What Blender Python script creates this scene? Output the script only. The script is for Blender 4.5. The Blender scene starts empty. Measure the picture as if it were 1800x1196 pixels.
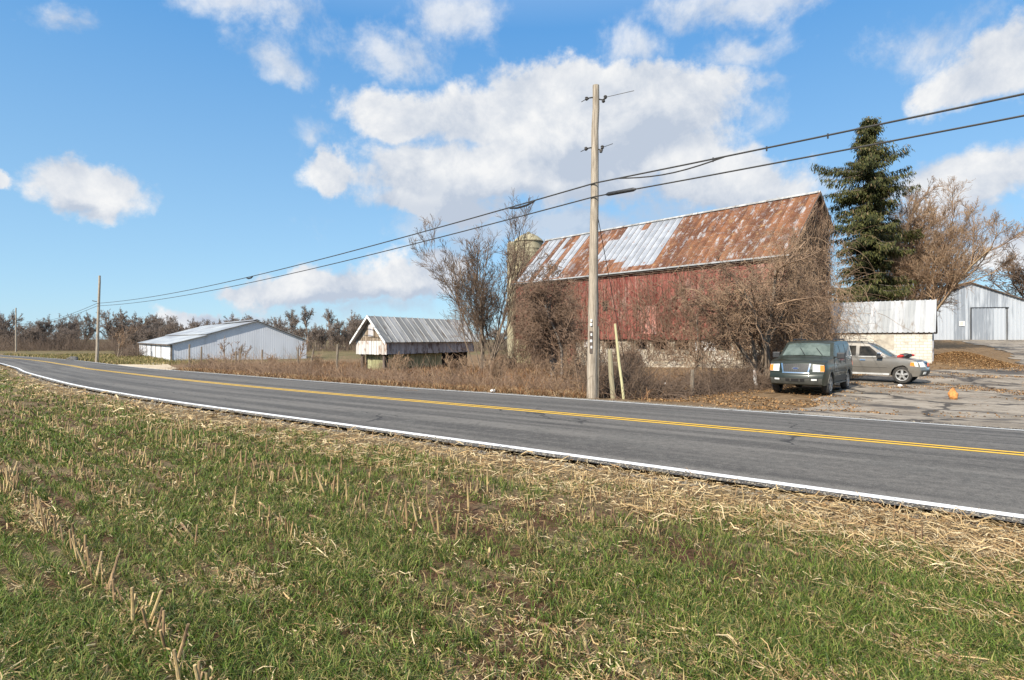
import bpy, bmesh, math, random
import numpy as np
from mathutils import Vector, Matrix
R = math.radians
scene = bpy.context.scene
COL = scene.collection
F = 1050.0          # focal length in photo pixels (21 mm on a 36 mm wide frame)
HY = 596.0          # horizon row

# ------------------------------------------------------------------ camera, sky, sun, exposure
cam_d = bpy.data.cameras.new("camera"); cam = bpy.data.objects.new("camera", cam_d); COL.objects.link(cam)
cam_d.sensor_width = 36; cam_d.lens = 21.0; cam_d.clip_start = .05; cam_d.clip_end = 6000
cam_d.shift_y = -2 / 1800
cam.location = (0, 0, 0); cam.rotation_euler = (R(90), 0, 0)
scene.camera = cam
scene.view_settings.view_transform = 'Standard'; scene.view_settings.look = 'None'
scene.view_settings.gamma = 1; scene.view_settings.use_curve_mapping = False
scene.view_settings.exposure = 0.54

SUN_EL = R(34); SDIR = (-.60, -.80)     # horizontal direction towards the sun
sd = Vector((SDIR[0] * math.cos(SUN_EL), SDIR[1] * math.cos(SUN_EL), math.sin(SUN_EL))).normalized()
sun_d = bpy.data.lights.new("sun", 'SUN'); sun_d.energy = 5.0; sun_d.angle = R(.5); sun_d.color = (1, .93, .82)
sun = bpy.data.objects.new("sun", sun_d); COL.objects.link(sun)
sun.location = (-40, -30, 40); sun.rotation_euler = sd.to_track_quat('Z', 'Y').to_euler()


class NT:
    def __init__(s, nt): s.nt = nt; s.nt.nodes.clear()
    def n(s, typ, ins=None, **kw):
        nd = s.nt.nodes.new(typ)
        for k, v in kw.items(): setattr(nd, k, v)
        for k, v in (ins or {}).items(): s.put(nd.inputs[k], v)
        return nd
    def put(s, sock, v):
        if isinstance(v, bpy.types.NodeSocket): s.nt.links.new(v, sock)
        elif isinstance(v, bpy.types.Node): s.nt.links.new(v.outputs[0], sock)
        else:
            if isinstance(v, (tuple, list)) and len(v) == 3 and sock.type == 'RGBA': v = (*v, 1)
            sock.default_value = v
    def math(s, op, a, b=0.0, c=0.0, clamp=False):
        return s.n('ShaderNodeMath', {0: a, 1: b, 2: c}, operation=op, use_clamp=clamp).outputs[0]
    def vec(s, op, a, b=(0, 0, 0)):
        nd = s.n('ShaderNodeVectorMath', {0: a, 1: b}, operation=op)
        return nd.outputs['Value'] if op in ('DOT_PRODUCT', 'LENGTH') else nd.outputs[0]
    def mix(s, f, a, b, blend='MIX'):
        nd = s.nt.nodes.new('ShaderNodeMix'); nd.data_type = 'RGBA'; nd.blend_type = blend; nd.clamp_factor = True
        s.put(nd.inputs[0], f); s.put(nd.inputs[6], a); s.put(nd.inputs[7], b)
        return nd.outputs[2]
    def noise(s, vec, scale, detail=6.0, rough=.6, dist=0.0):
        return s.n('ShaderNodeTexNoise', {'Vector': vec, 'Scale': scale, 'Detail': detail, 'Roughness': rough, 'Distortion': dist}).outputs[0]
    def ss(s, v, a, b):
        return s.n('ShaderNodeMapRange', {0: v, 1: a, 2: b, 3: 0.0, 4: 1.0}, interpolation_type='SMOOTHSTEP').outputs[0]
    def attr(s, name): return s.n('ShaderNodeAttribute', attribute_name=name)
    def coord(s, which='Object', scale=(1, 1, 1)):
        c = s.n('ShaderNodeTexCoord').outputs[which]
        if scale != (1, 1, 1): c = s.n('ShaderNodeMapping', {'Vector': c, 'Scale': scale}).outputs[0]
        return c


def make_world():
    w = bpy.data.worlds.new("World"); scene.world = w; w.use_nodes = True
    t = NT(w.node_tree)
    sky = t.n('ShaderNodeTexSky', sky_type='NISHITA', sun_disc=False, sun_elevation=SUN_EL,
              sun_rotation=math.atan2(SDIR[0], SDIR[1]), altitude=100, air_density=1.0, dust_density=.15, ozone_density=1.6)
    sc = t.n('ShaderNodeHueSaturation', {'Hue': .5, 'Saturation': 1.10, 'Value': 1.3, 'Color': sky}).outputs[0]
    sc = t.mix(1.0, sc, (.88, .97, 1.06), 'MULTIPLY')
    d = t.coord('Generated')
    el = t.n('ShaderNodeSeparateXYZ', {0: d}).outputs[2]
    rp = t.n('ShaderNodeValToRGB', {0: el}); cr = rp.color_ramp     # the air's own blue, deeper overhead
    for pos, col in ((0.0, (.31, .505, .65)), (.12, (.18, .415, .635)), (.46, (.085, .27, .565))):
        e_ = cr.elements[0] if pos == 0 else (cr.elements[1] if pos == .46 else cr.elements.new(pos)); e_.position = pos; e_.color = (*col, 1)
    rs = t.n('ShaderNodeVectorMath', {0: rp.outputs[0], 'Scale': 9.4}, operation='SCALE').outputs[0]
    sc = t.mix(.82, sc, rs)
    warp = t.n('ShaderNodeTexNoise', {'Vector': d, 'Scale': 5.0, 'Detail': 7.0, 'Roughness': .6})
    wv = t.vec('SUBTRACT', warp.outputs['Color'], (.5, .5, .5))
    wv = t.n('ShaderNodeVectorMath', {0: wv, 'Scale': .16}, operation='SCALE').outputs[0]
    dw = t.vec('ADD', d, wv)

    def blobs(lst):
        acc = None
        for (px, py, a, b, wgt) in lst:
            v = Vector((px - 900, F, HY - py)); L = v.length; c = v.normalized()
            r = Vector((c.y, -c.x, 0)).normalized(); u = r.cross(c).normalized()
            a /= L; b /= L
            df = t.vec('SUBTRACT', dw, tuple(c))
            e = t.n('ShaderNodeCombineXYZ', {0: t.vec('DOT_PRODUCT', df, tuple(r / a)), 1: t.vec('DOT_PRODUCT', df, tuple(u / b)),
                                            2: t.vec('DOT_PRODUCT', df, tuple(c * 4))}).outputs[0]
            m = t.math('MULTIPLY', t.math('SUBTRACT', 1.0, t.vec('LENGTH', e)), wgt)
            acc = m if acc is None else t.n('ShaderNodeMath', {0: acc, 1: m, 2: .25}, operation='SMOOTH_MAX').outputs[0]
        return acc
    thick = blobs([(140, 338, 100, 58, 1.1), (5, 330, 26, 20, 1), (680, 195, 130, 60, 1), (880, 205, 200, 80, 1.1), (1000, 160, 150, 62, 1.2), (1140, 205, 190, 85, 1.2),
                   (800, 300, 240, 75, 1), (1050, 290, 300, 85, 1), (1290, 330, 190, 65, 1), (590, 310, 70, 40, 1), (760, 355, 160, 40, .9),
                   (1720, 310, 170, 75, 1.1), (1760, 100, 140, 75, 1), (1690, 130, 80, 50, 1), (700, 500, 170, 46, 1), (560, 505, 170, 40, 1), (780, 465, 75, 36, 1),
                   (370, 548, 110, 26, 1), (420, 492, 60, 18, .8), (1770, 455, 80, 40, .9)])
    wisp = blobs([(500, 120, 90, 45, 1), (670, 90, 140, 50, 1), (800, 40, 110, 55, 1), (430, 15, 160, 45, 1), (120, 25, 55, 40, 1), (1320, 12, 260, 40, 1),
                  (1140, 100, 70, 45, 1), (1650, 60, 120, 60, 1), (1000, 395, 420, 55, 1.1), (1300, 95, 110, 30, .7), (540, 250, 60, 40, .8), (1330, 210, 80, 60, .8),
                  (1700, 390, 150, 60, .9), (640, 545, 260, 36, .9), (480, 560, 260, 26, .8), (1330, 150, 60, 20, .7)])
    n1 = t.noise(d, 9.0, 9.0, .62, .25)
    off = t.vec('ADD', d, (-.030, -.02, .040))
    n2 = t.noise(off, 9.0, 9.0, .62, .25)
    n3 = t.noise(d, 22.0, 7.0, .65)
    dens = t.math('ADD', thick, t.math('MULTIPLY', t.math('SUBTRACT', n1, .5), 1.25))
    dens = t.math('ADD', dens, t.math('MULTIPLY', t.math('SUBTRACT', n3, .5), .45))
    cov = t.ss(dens, .0, .40)
    dens2 = t.math('ADD', t.math('MULTIPLY', wisp, .55), t.math('MULTIPLY', t.math('SUBTRACT', n1, .5), 1.5))
    dens2 = t.math('ADD', dens2, t.math('MULTIPLY', t.math('SUBTRACT', n3, .5), .6))
    cov2 = t.math('MULTIPLY', t.ss(dens2, .0, .62), .78)
    cov = t.math('MAXIMUM', cov, cov2)
    # light side / shaded underside of each cloud
    rel = t.math('ADD', t.math('MULTIPLY', t.math('SUBTRACT', n1, n2), 2.6), .62, clamp=True)
    under = blobs([(940, 385, 460, 75, 1), (1080, 265, 230, 60, .8), (620, 545, 300, 40, 1), (150, 372, 70, 22, .6), (1740, 400, 140, 50, .8), (760, 330, 130, 40, .5)])
    under = t.ss(under, -.05, .6)
    lit = t.math('SUBTRACT', rel, t.math('MULTIPLY', under, .74), clamp=True)
    ccol = t.mix(lit, (3.6, 4.1, 4.9), (6.3, 6.35, 6.4))
    out = t.mix(cov, sc, ccol)
    bg = t.n('ShaderNodeBackground', {'Color': out, 'Strength': .101})
    t.n('ShaderNodeOutputWorld', {'Surface': bg.outputs[0]})
make_world()

# ------------------------------------------------------------------ generic helpers
def tag(o, label=None, cat=None, group=None, kind=None):
    for k, v in (('label', label), ('category', cat), ('group', group), ('kind', kind)):
        if v: o[k] = v
    return o

def empty(name, loc, rz=0, label=None, cat=None, group=None):
    o = bpy.data.objects.new(name, None); COL.objects.link(o)
    o.location = loc; o.rotation_euler = (0, 0, rz); o.empty_display_size = .2
    return tag(o, label, cat, group)

def link(name, me, mat, parent=None):
    o = bpy.data.objects.new(name, me); COL.objects.link(o)
    for m in (mat if isinstance(mat, (list, tuple)) else [mat]): me.materials.append(m)
    if parent: o.parent = parent
    return o

def mesh_np(name, V, Fc, mat, parent=None, smooth=False, fattr=None, vattr=None, vcol=None, loc=None):
    """V (n,3); Fc a list of int arrays (m,k)."""
    me = bpy.data.meshes.new(name)
    V = np.asarray(V, dtype=np.float32)
    if loc is not None: V = V - np.asarray(loc, dtype=np.float32)
    me.vertices.add(len(V)); me.vertices.foreach_set('co', V.ravel())
    if not isinstance(Fc, list): Fc = [Fc]
    Fc = [np.asarray(f, dtype=np.int32) for f in Fc if len(f)]
    idx = np.concatenate([f.ravel() for f in Fc]); tot = np.concatenate([np.full(len(f), f.shape[1], np.int32) for f in Fc])
    st = np.concatenate([[0], np.cumsum(tot)[:-1]]).astype(np.int32)
    me.loops.add(len(idx)); me.loops.foreach_set('vertex_index', idx)
    me.polygons.add(len(tot)); me.polygons.foreach_set('loop_start', st); me.polygons.foreach_set('loop_total', tot)
    if smooth: me.polygons.foreach_set('use_smooth', np.ones(len(tot), bool))
    for k, v in (fattr or {}).items():
        a = me.attributes.new(k, 'FLOAT', 'FACE'); a.data.foreach_set('value', np.asarray(v, np.float32))
    for k, v in (vattr or {}).items():
        a = me.attributes.new(k, 'FLOAT', 'POINT'); a.data.foreach_set('value', np.asarray(v, np.float32))
    if vcol is not None:
        a = me.attributes.new('col', 'FLOAT_COLOR', 'POINT')
        a.data.foreach_set('color', np.concatenate([np.asarray(vcol, np.float32), np.ones((len(V), 1), np.float32)], 1).ravel())
    me.update(calc_edges=True); me.validate()
    o = link(name, me, mat, parent)
    if loc is not None: o.location = loc
    return o

class MB:
    def __init__(s): s.v = []; s.f = []; s.a = []
    def add(s, vs, fs, a=0.5):
        b = len(s.v); s.v += [tuple(v) for v in vs]
        for f in fs: s.f.append([i + b for i in f]); s.a.append(a)
        return s
    def box(s, x0, x1, y0, y1, z0, z1, a=.5):
        return s.add([(x0, y0, z0), (x1, y0, z0), (x1, y1, z0), (x0, y1, z0), (x0, y0, z1), (x1, y0, z1), (x1, y1, z1), (x0, y1, z1)],
                     [(0, 3, 2, 1), (4, 5, 6, 7), (0, 1, 5, 4), (1, 2, 6, 5), (2, 3, 7, 6), (3, 0, 4, 7)], a)
    def hexa(s, p, a=.5):   # 8 points: bottom 4 then top 4
        return s.add(p, [(0, 3, 2, 1), (4, 5, 6, 7), (0, 1, 5, 4), (1, 2, 6, 5), (2, 3, 7, 6), (3, 0, 4, 7)], a)
    def slab(s, q, thick, a=.5):  # quad (4 pts) given thickness against its normal
        q = [Vector(p) for p in q]; n = (q[1] - q[0]).cross(q[3] - q[0]).normalized() * thick
        return s.hexa([p - n for p in q] + q, a)
    def prism(s, poly, axis, c0, c1, a=.5):  # poly in the two other axes
        n = len(poly)
        def mk(p, c): return (c, p[0], p[1]) if axis == 'x' else ((p[0], c, p[1]) if axis == 'y' else (p[0], p[1], c))
        vs = [mk(p, c0) for p in poly] + [mk(p, c1) for p in poly]
        return s.add(vs, [tuple(range(n)), tuple(range(2 * n - 1, n - 1, -1))] + [(i, i + n, (i + 1) % n + n, (i + 1) % n) for i in range(n)], a)
    def tube(s, pts, rad, n=8, a=.5, caps=True):
        pts = [Vector(p) for p in pts]
        rr = rad if isinstance(rad, (list, tuple)) else [rad] * len(pts)
        b = len(s.v)
        for i, p in enumerate(pts):
            d = (pts[min(i + 1, len(pts) - 1)] - pts[max(i - 1, 0)]).normalized()
            u = d.orthogonal().normalized() if abs(d.z) > .9 else Vector((0, 0, 1)).cross(d).normalized()
            w = d.cross(u)
            for k in range(n):
                t = 2 * math.pi * k / n
                s.v.append(tuple(p + (u * math.cos(t) + w * math.sin(t)) * rr[i]))
        for i in range(len(pts) - 1):
            for k in range(n):
                k2 = (k + 1) % n
                s.f.append([b + i * n + k, b + i * n + k2, b + (i + 1) * n + k2, b + (i + 1) * n + k]); s.a.append(a)
        if caps:
            s.f.append([b + k for k in range(n)][::-1]); s.a.append(a)
            e = b + (len(pts) - 1) * n; s.f.append([e + k for k in range(n)]); s.a.append(a)
        return s
    def build(s, name, mat, parent=None, smooth=False, bevel=0):
        me = bpy.data.meshes.new(name); me.from_pydata(s.v, [], s.f)
        at = me.attributes.new('rnd', 'FLOAT', 'FACE'); at.data.foreach_set('value', np.asarray(s.a, np.float32))
        bm = bmesh.new(); bm.from_mesh(me); bmesh.ops.recalc_face_normals(bm, faces=bm.faces[:])
        if bevel: bmesh.ops.bevel(bm, geom=bm.edges[:], offset=bevel, segments=2, affect='EDGES', profile=.6)
        bm.to_mesh(me); bm.free()
        if smooth:
            for p in me.polygons: p.use_smooth = True
            try: me.set_sharp_from_angle(angle=R(40))
            except Exception: pass
        return link(name, me, mat, parent)

def strands(P0, P1, R0, R1):
    P0 = np.asarray(P0, np.float64); P1 = np.asarray(P1, np.float64); R0 = np.asarray(R0); R1 = np.asarray(R1)
    d = P1 - P0; L = np.linalg.norm(d, axis=1, keepdims=True); d = d / np.maximum(L, 1e-9)
    ref = np.where(np.abs(d[:, 2:3]) < .9, np.array([[0, 0, 1.]]), np.array([[1., 0, 0]]))
    u = np.cross(d, ref); u /= np.linalg.norm(u, axis=1, keepdims=True); w = np.cross(d, u)
    out = []
    for P, r in ((P0, R0), (P1, R1)):
        for k in range(3):
            t = 2 * math.pi * k / 3
            out.append(P + (u * math.cos(t) + w * math.sin(t)) * r[:, None])
    V = np.stack(out, 1).reshape(-1, 3)
    b = np.arange(len(P0))[:, None] * 6
    Fq = np.concatenate([b + np.array([[k, (k + 1) % 3, (k + 1) % 3 + 3, k + 3]]) for k in range(3)], 0)
    return V, Fq

def vnoise(x, y, scale, seed=0):
    x = np.asarray(x, float) / scale; y = np.asarray(y, float) / scale
    xi = np.floor(x).astype(np.int64); yi = np.floor(y).astype(np.int64); fx = x - xi; fy = y - yi
    fx = fx * fx * (3 - 2 * fx); fy = fy * fy * (3 - 2 * fy)
    def h(a, b):
        n = (a * 374761393 + b * 668265263 + seed * 974711) & 0x7fffffff
        n = ((n ^ (n >> 13)) * 1274126177) & 0x7fffffff
        return ((n ^ (n >> 16)) & 0xffff) / 65535.0
    return (h(xi, yi) * (1 - fx) + h(xi + 1, yi) * fx) * (1 - fy) + (h(xi, yi + 1) * (1 - fx) + h(xi + 1, yi + 1) * fx) * fy

def fbm(x, y, scale, seed=0, o=4):
    s = 0; a = 1; t = 0
    for i in range(o):
        s = s + a * vnoise(x, y, scale / 2 ** i, seed + i); t += a; a *= .55
    return s / t

def sstep(v, a, b):
    t = np.clip((np.asarray(v, float) - a) / (b - a), 0, 1); return t * t * (3 - 2 * t)

# ------------------------------------------------------------------ materials
def mat(name, c1, c2=None, scale=4.0, rough=.75, bump=0.0, stretch=(1, 1, 1), metal=0.0, detail=6.0, lo=.35, hi=.65, spec=.5, coat=0.0, coord='Object', c3=None, s3=1.0, lo3=.55, hi3=.7, useattr=0.0, bscale=None):
    m = bpy.data.materials.new(name); m.use_nodes = True; t = NT(m.node_tree)
    b = t.n('ShaderNodeBsdfPrincipled', {'Roughness': rough, 'Metallic': metal, 'Specular IOR Level': spec, 'Coat Weight': coat})
    co = t.coord(coord, stretch)
    col = c1
    if c2 is not None:
        n = t.noise(co, scale, detail)
        if useattr: n = t.math('ADD', n, t.math('MULTIPLY', t.math('SUBTRACT', t.attr('rnd').outputs['Fac'], .5), useattr))
        col = t.mix(t.ss(n, lo, hi), c1, c2)
    if c3 is not None:
        col = t.mix(t.ss(t.noise(co, s3, 7.0, .65), lo3, hi3), col, c3)
    t.put(b.inputs['Base Color'], col)
    if bump:
        bp = t.n('ShaderNodeBump', {'Strength': bump, 'Distance': .02, 'Height': t.noise(co, bscale or scale * 3, 6.0)})
        t.put(b.inputs['Normal'], bp.outputs[0])
    t.n('ShaderNodeOutputMaterial', {'Surface': b.outputs[0]})
    return m

def vcol_mat(name, rough=.8, trans=0.0, spec=.3):
    m = bpy.data.materials.new(name); m.use_nodes = True; t = NT(m.node_tree)
    c = t.attr('col').outputs['Color']
    b = t.n('ShaderNodeBsdfPrincipled', {'Roughness': rough, 'Base Color': c, 'Specular IOR Level': spec})
    if trans:
        tr = t.n('ShaderNodeBsdfTranslucent', {'Color': c})
        sh = t.n('ShaderNodeMixShader', {0: trans, 1: b.outputs[0], 2: tr.outputs[0]})
        t.n('ShaderNodeOutputMaterial', {'Surface': sh.outputs[0]})
    else: t.n('ShaderNodeOutputMaterial', {'Surface': b.outputs[0]})
    return m

M = {}
M['blade'] = vcol_mat('grass_blades', .6, .25, .35)
M['straw'] = vcol_mat('straw', .7, .1)
M['weed'] = vcol_mat('dry_weed', .8, .1)
M['needles'] = vcol_mat('needles', .7, .12)
M['bark'] = mat('bark', (.13, .095, .065), (.24, .185, .135), 6, .9, .5)
M['bark_tan'] = mat('bark_tan', (.25, .17, .10), (.40, .29, .18), 5, .9, .5)
M['bark_grey'] = mat('bark_grey', (.12, .095, .075), (.23, .19, .155), 6, .9, .5)
M['twig'] = mat('twig', (.13, .08, .05), (.34, .225, .14), .9, .9)
M['twig_dark'] = mat('twig_dark', (.09, .06, .04), (.20, .135, .09), .9, .9)
M['twig_red'] = mat('twig_red', (.16, .10, .065), (.27, .18, .12), .15, .9)
M['twig_tan'] = mat('twig_tan', (.20, .125, .075), (.40, .27, .165), .8, .9)
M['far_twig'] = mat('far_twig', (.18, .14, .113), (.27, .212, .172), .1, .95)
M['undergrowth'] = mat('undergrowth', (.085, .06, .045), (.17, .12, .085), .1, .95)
M['line_white'] = mat('line_white', (.78, .78, .76), (.55, .54, .52), 9, .6, lo=.52, hi=.78, c3=(.22, .21, .20), s3=4.5, lo3=.57, hi3=.70)
M['line_yellow'] = mat('line_yellow', (.80, .47, .03), (.62, .38, .06), 8, .6, lo=.5, hi=.8, c3=(.30, .20, .07), s3=4.0, lo3=.60, hi3=.74)
M['galv'] = mat('galvanised', (.26, .28, .305), (.47, .49, .51), 1.3, .5, .05, (2.2, 2.2, .25), .25, useattr=.55)
M['whitemetal'] = mat('white_metal', (.63, .645, .675), (.57, .585, .62), .35, .5, 0, (1, 1, .3), c3=(.40, .39, .375), s3=.35, lo3=.52, hi3=.78)
M['whiteroof'] = mat('white_roof', (.46, .465, .45), (.30, .31, .32), .35, .5, .05, (1, .3, 1), .1, c3=(.26, .25, .25), s3=.12, lo3=.5, hi3=.62)
M['pole'] = mat('pole_wood', (.22, .18, .135), (.42, .355, .275), 5, .9, .6, (5, 5, .35), c3=(.20, .125, .07), s3=1.1, lo3=.58, hi3=.74)
M['postwood'] = mat('post_wood', (.12, .095, .07), (.25, .205, .15), 6, .9, .5, (4, 4, .5))
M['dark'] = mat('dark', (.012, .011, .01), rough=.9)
M['black'] = mat('black_plastic', (.018, .018, .018), (.03, .03, .032), 12, .5)
M['cable'] = mat('cable', (.035, .033, .03), rough=.6)
M['rubber'] = mat('rubber', (.022, .021, .02), (.055, .048, .04), 9, .85)
M['chrome'] = mat('chrome', (.78, .78, .78), rough=.16, metal=1)
M['alloy'] = mat('alloy', (.55, .54, .52), (.38, .36, .33), 9, .35, metal=.7)
M['glass'] = mat('car_glass', (.018, .018, .016), (.05, .045, .038), 3, .08, spec=.22)
M['windshield'] = mat('windshield', (.05, .07, .06), (.115, .145, .125), 2.2, .06, spec=.5)
M['lens'] = mat('lamp_lens', (.62, .62, .57), (.8, .8, .77), 14, .12, spec=.7)
M['amber'] = mat('amber_lens', (.75, .23, .03), rough=.15, spec=.7)
M['paint_green'] = mat('paint_green', (.013, .018, .010), (.024, .029, .018), 1.5, .35, metal=.15, coat=.35, c3=(.075, .07, .055), s3=2.2, lo3=.58, hi3=.85)
M['paint_tan'] = mat('paint_pewter', (.195, .178, .155), (.225, .207, .18), 1.2, .3, metal=.45, coat=.5, c3=(.17, .145, .115), s3=1.6, lo3=.55, hi3=.8)
M['cladding'] = mat('grey_cladding', (.045, .046, .04), (.07, .068, .058), 6, .55)
M['silverpanel'] = mat('pale_panel', (.55, .56, .55), (.44, .44, .42), 4, .35)
M['redcloth'] = mat('red_cloth', (.55, .03, .02), (.40, .02, .02), 9, .8)
M['orangewood'] = mat('split_wood', (.66, .29, .08), (.42, .17, .05), 11, .8, .5)
M['signwhite'] = mat('sign_white', (.74, .72, .68), rough=.6)
M['signred'] = mat('sign_red', (.62, .16, .10), rough=.6)
M['mossy'] = mat('mossy_concrete', (.33, .29, .19), (.23, .20, .12), .5, .9, .3, (1, 1, .35), c3=(.42, .37, .25), s3=.8)
M['rock'] = mat('rock', (.05, .045, .04), (.16, .15, .14), 3, .9, .5)

def board_mat(name, c1, c2, c3, s3=(3.0, .9), lo3=.5, hi3=.62, k=.8, rough=.85):
    """painted boards: every board its own tone, paint worn off in streaks along the grain"""
    m = bpy.data.materials.new(name); m.use_nodes = True; t = NT(m.node_tree)
    b = t.n('ShaderNodeBsdfPrincipled', {'Roughness': rough, 'Specular IOR Level': .25})
    co = t.coord('Object'); rn = t.attr('rnd').outputs['Fac']
    off = t.n('ShaderNodeCombineXYZ', {0: t.math('MULTIPLY', rn, 37.0), 1: t.math('MULTIPLY', rn, 91.0), 2: 0.0}).outputs[0]
    p = t.n('ShaderNodeMapping', {'Vector': co, 'Scale': (4.5, 4.5, .32)}).outputs[0]
    n = t.noise(t.vec('ADD', p, off), 1.6, 8.0, .66)
    n = t.math('ADD', n, t.math('MULTIPLY', t.math('SUBTRACT', rn, .5), .28))
    col = t.mix(t.ss(n, .36, .62), c1, c2)
    n2 = t.math('ADD', t.noise(t.vec('ADD', t.n('ShaderNodeMapping', {'Vector': co, 'Scale': (s3[0], s3[0], s3[1])}).outputs[0], off), 1.2, 9.0, .7),
                t.math('MULTIPLY', t.math('SUBTRACT', t.noise(co, .35, 3.0), .5), .45))
    col = t.mix(t.math('MULTIPLY', t.ss(n2, lo3, hi3), k), col, c3)
    t.put(b.inputs['Base Color'], col)
    bp = t.n('ShaderNodeBump', {'Strength': .5, 'Distance': .012, 'Height': n2}); t.put(b.inputs['Normal'], bp.outputs[0])
    t.n('ShaderNodeOutputMaterial', {'Surface': b.outputs[0]})
    return m
M['redboard'] = board_mat('red_boards', (.175, .042, .033), (.28, .097, .075), (.40, .30, .25), lo3=.51, hi3=.70, k=.75)
M['darkboard'] = board_mat('dark_boards', (.07, .05, .04), (.13, .10, .08), (.2, .17, .14))
M['whiteboard'] = board_mat('peeling_white_boards', (.60, .58, .54), (.48, .45, .41), (.29, .18, .12), (2.6, 1.1), .49, .60, .85)
M['weatherboard'] = board_mat('weathered_boards', (.20, .15, .105), (.33, .26, .19), (.52, .48, .43), (2.5, .8), .56, .66, .75)
M['greyboard'] = board_mat('greyed_white_boards', (.52, .50, .50), (.42, .40, .40), (.16, .12, .11), (1.2, .9), .50, .62, .85)
M['mossboard'] = board_mat('mossy_boards', (.40, .39, .22), (.30, .29, .15), (.10, .08, .05), (1.6, .7), .54, .66, .8)
M['yellowboard'] = board_mat('yellowish_boards', (.55, .52, .30), (.47, .43, .24), (.2, .17, .1), (2, .7), .56, .68, .7)

def roof_mat():
    m = bpy.data.materials.new('rusty_tin_roof'); m.use_nodes = True; t = NT(m.node_tree)
    b = t.n('ShaderNodeBsdfPrincipled', {'Specular IOR Level': .3})
    co = t.coord('Object'); rn = t.attr('rnd').outputs['Fac']; si = t.attr('silver').outputs['Fac']
    n1 = t.noise(co, .9, 9.0, .68)
    st = t.noise(t.n('ShaderNodeMapping', {'Vector': co, 'Scale': (2.4, .9, .9)}).outputs[0], 1.1, 9.0, .72)
    rust = t.mix(t.ss(t.math('ADD', n1, t.math('MULTIPLY', t.math('SUBTRACT', rn, .5), .3)), .36, .62), (.118, .048, .025), (.225, .098, .047))
    rust = t.mix(t.math('MULTIPLY', t.ss(t.noise(co, 2.3, 8.0, .7), .56, .68), .8), rust, (.36, .22, .10))
    rust = t.mix(t.math('MULTIPLY', t.ss(st, .535, .62), .85), rust, (.36, .35, .35))
    rust = t.mix(t.math('MULTIPLY', t.ss(t.noise(co, .55, 6.0, .6), .58, .70), .65), rust, (.21, .20, .205))
    rust = t.mix(t.math('MULTIPLY', t.ss(t.noise(t.n('ShaderNodeMapping', {'Vector': co, 'Scale': (1.0, 2.2, 2.2)}).outputs[0], 3.2, 8.0, .72), .565, .63), .55), rust, (.29, .285, .28))
    tin = t.mix(t.ss(n1, .4, .62), (.44, .455, .48), (.33, .345, .37))
    tin = t.mix(t.ss(t.noise(co, 2.0, 8.0, .7), .60, .68), tin, (.30, .13, .06))
    f = t.math('ADD', si, t.math('MULTIPLY', t.math('SUBTRACT', t.noise(co, .8, 7.0, .65), .5), .9))
    f = t.ss(f, .44, .56)
    t.put(b.inputs['Base Color'], t.mix(t.math('MULTIPLY', t.attr('seam_shade').outputs['Fac'], t.math('ADD', .25, t.math('MULTIPLY', f, .5))), t.mix(f, rust, tin), (.07, .05, .04)))
    t.put(b.inputs['Metallic'], t.math('MULTIPLY', f, .15)); t.put(b.inputs['Roughness'], t.math('SUBTRACT', .85, t.math('MULTIPLY', f, .4)))
    bp = t.n('ShaderNodeBump', {'Strength': .25, 'Distance': .01, 'Height': st}); t.put(b.inputs['Normal'], bp.outputs[0])
    t.n('ShaderNodeOutputMaterial', {'Surface': b.outputs[0]})
    return m
M['rustroof'] = roof_mat()
M['greyroof'] = mat('weathered_tin_roof', (.26, .255, .24), (.46, .45, .43), .8, .6, .1, (2.2, .7, .7), .1, useattr=.35, c3=(.17, .14, .11), s3=1.3, lo3=.52, hi3=.66)
M['paleroof'] = mat('pale_tin_roof', (.31, .315, .31), (.43, .43, .425), .7, .5, .05, (2, .5, .5), .15, useattr=.4, c3=(.20, .17, .14), s3=1.1, lo3=.55, hi3=.7)

def stone_mat():
    m = bpy.data.materials.new('field_stone'); m.use_nodes = True; t = NT(m.node_tree)
    b = t.n('ShaderNodeBsdfPrincipled', {'Roughness': .9, 'Specular IOR Level': .2})
    co = t.coord('Object'); v = t.n('ShaderNodeTexVoronoi', {'Vector': t.n('ShaderNodeMapping', {'Vector': co, 'Scale': (2.2, 2.2, 4)}).outputs[0], 'Scale': 1.1})
    c = t.mix(t.ss(t.noise(co, 2.5, 7.0), .35, .65), (.27, .225, .165), (.43, .37, .28))
    c = t.mix(.5, c, t.vec('DOT_PRODUCT', v.outputs['Color'], (.33, .33, .33)), 'SOFT_LIGHT')
    e = t.n('ShaderNodeTexVoronoi', {'Vector': t.n('ShaderNodeMapping', {'Vector': co, 'Scale': (2.2, 2.2, 4)}).outputs[0], 'Scale': 1.1}, feature='DISTANCE_TO_EDGE').outputs[0]
    c = t.mix(t.ss(e, .06, .0), c, (.50, .46, .39))
    c = t.mix(t.ss(t.noise(co, .7, 5.0), .54, .66), c, (.50, .46, .39))
    t.put(b.inputs['Base Color'], c)
    bp = t.n('ShaderNodeBump', {'Strength': .8, 'Distance': .03, 'Height': e}); t.put(b.inputs['Normal'], bp.outputs[0])
    t.n('ShaderNodeOutputMaterial', {'Surface': b.outputs[0]}); return m
M['stone'] = stone_mat()

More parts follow.
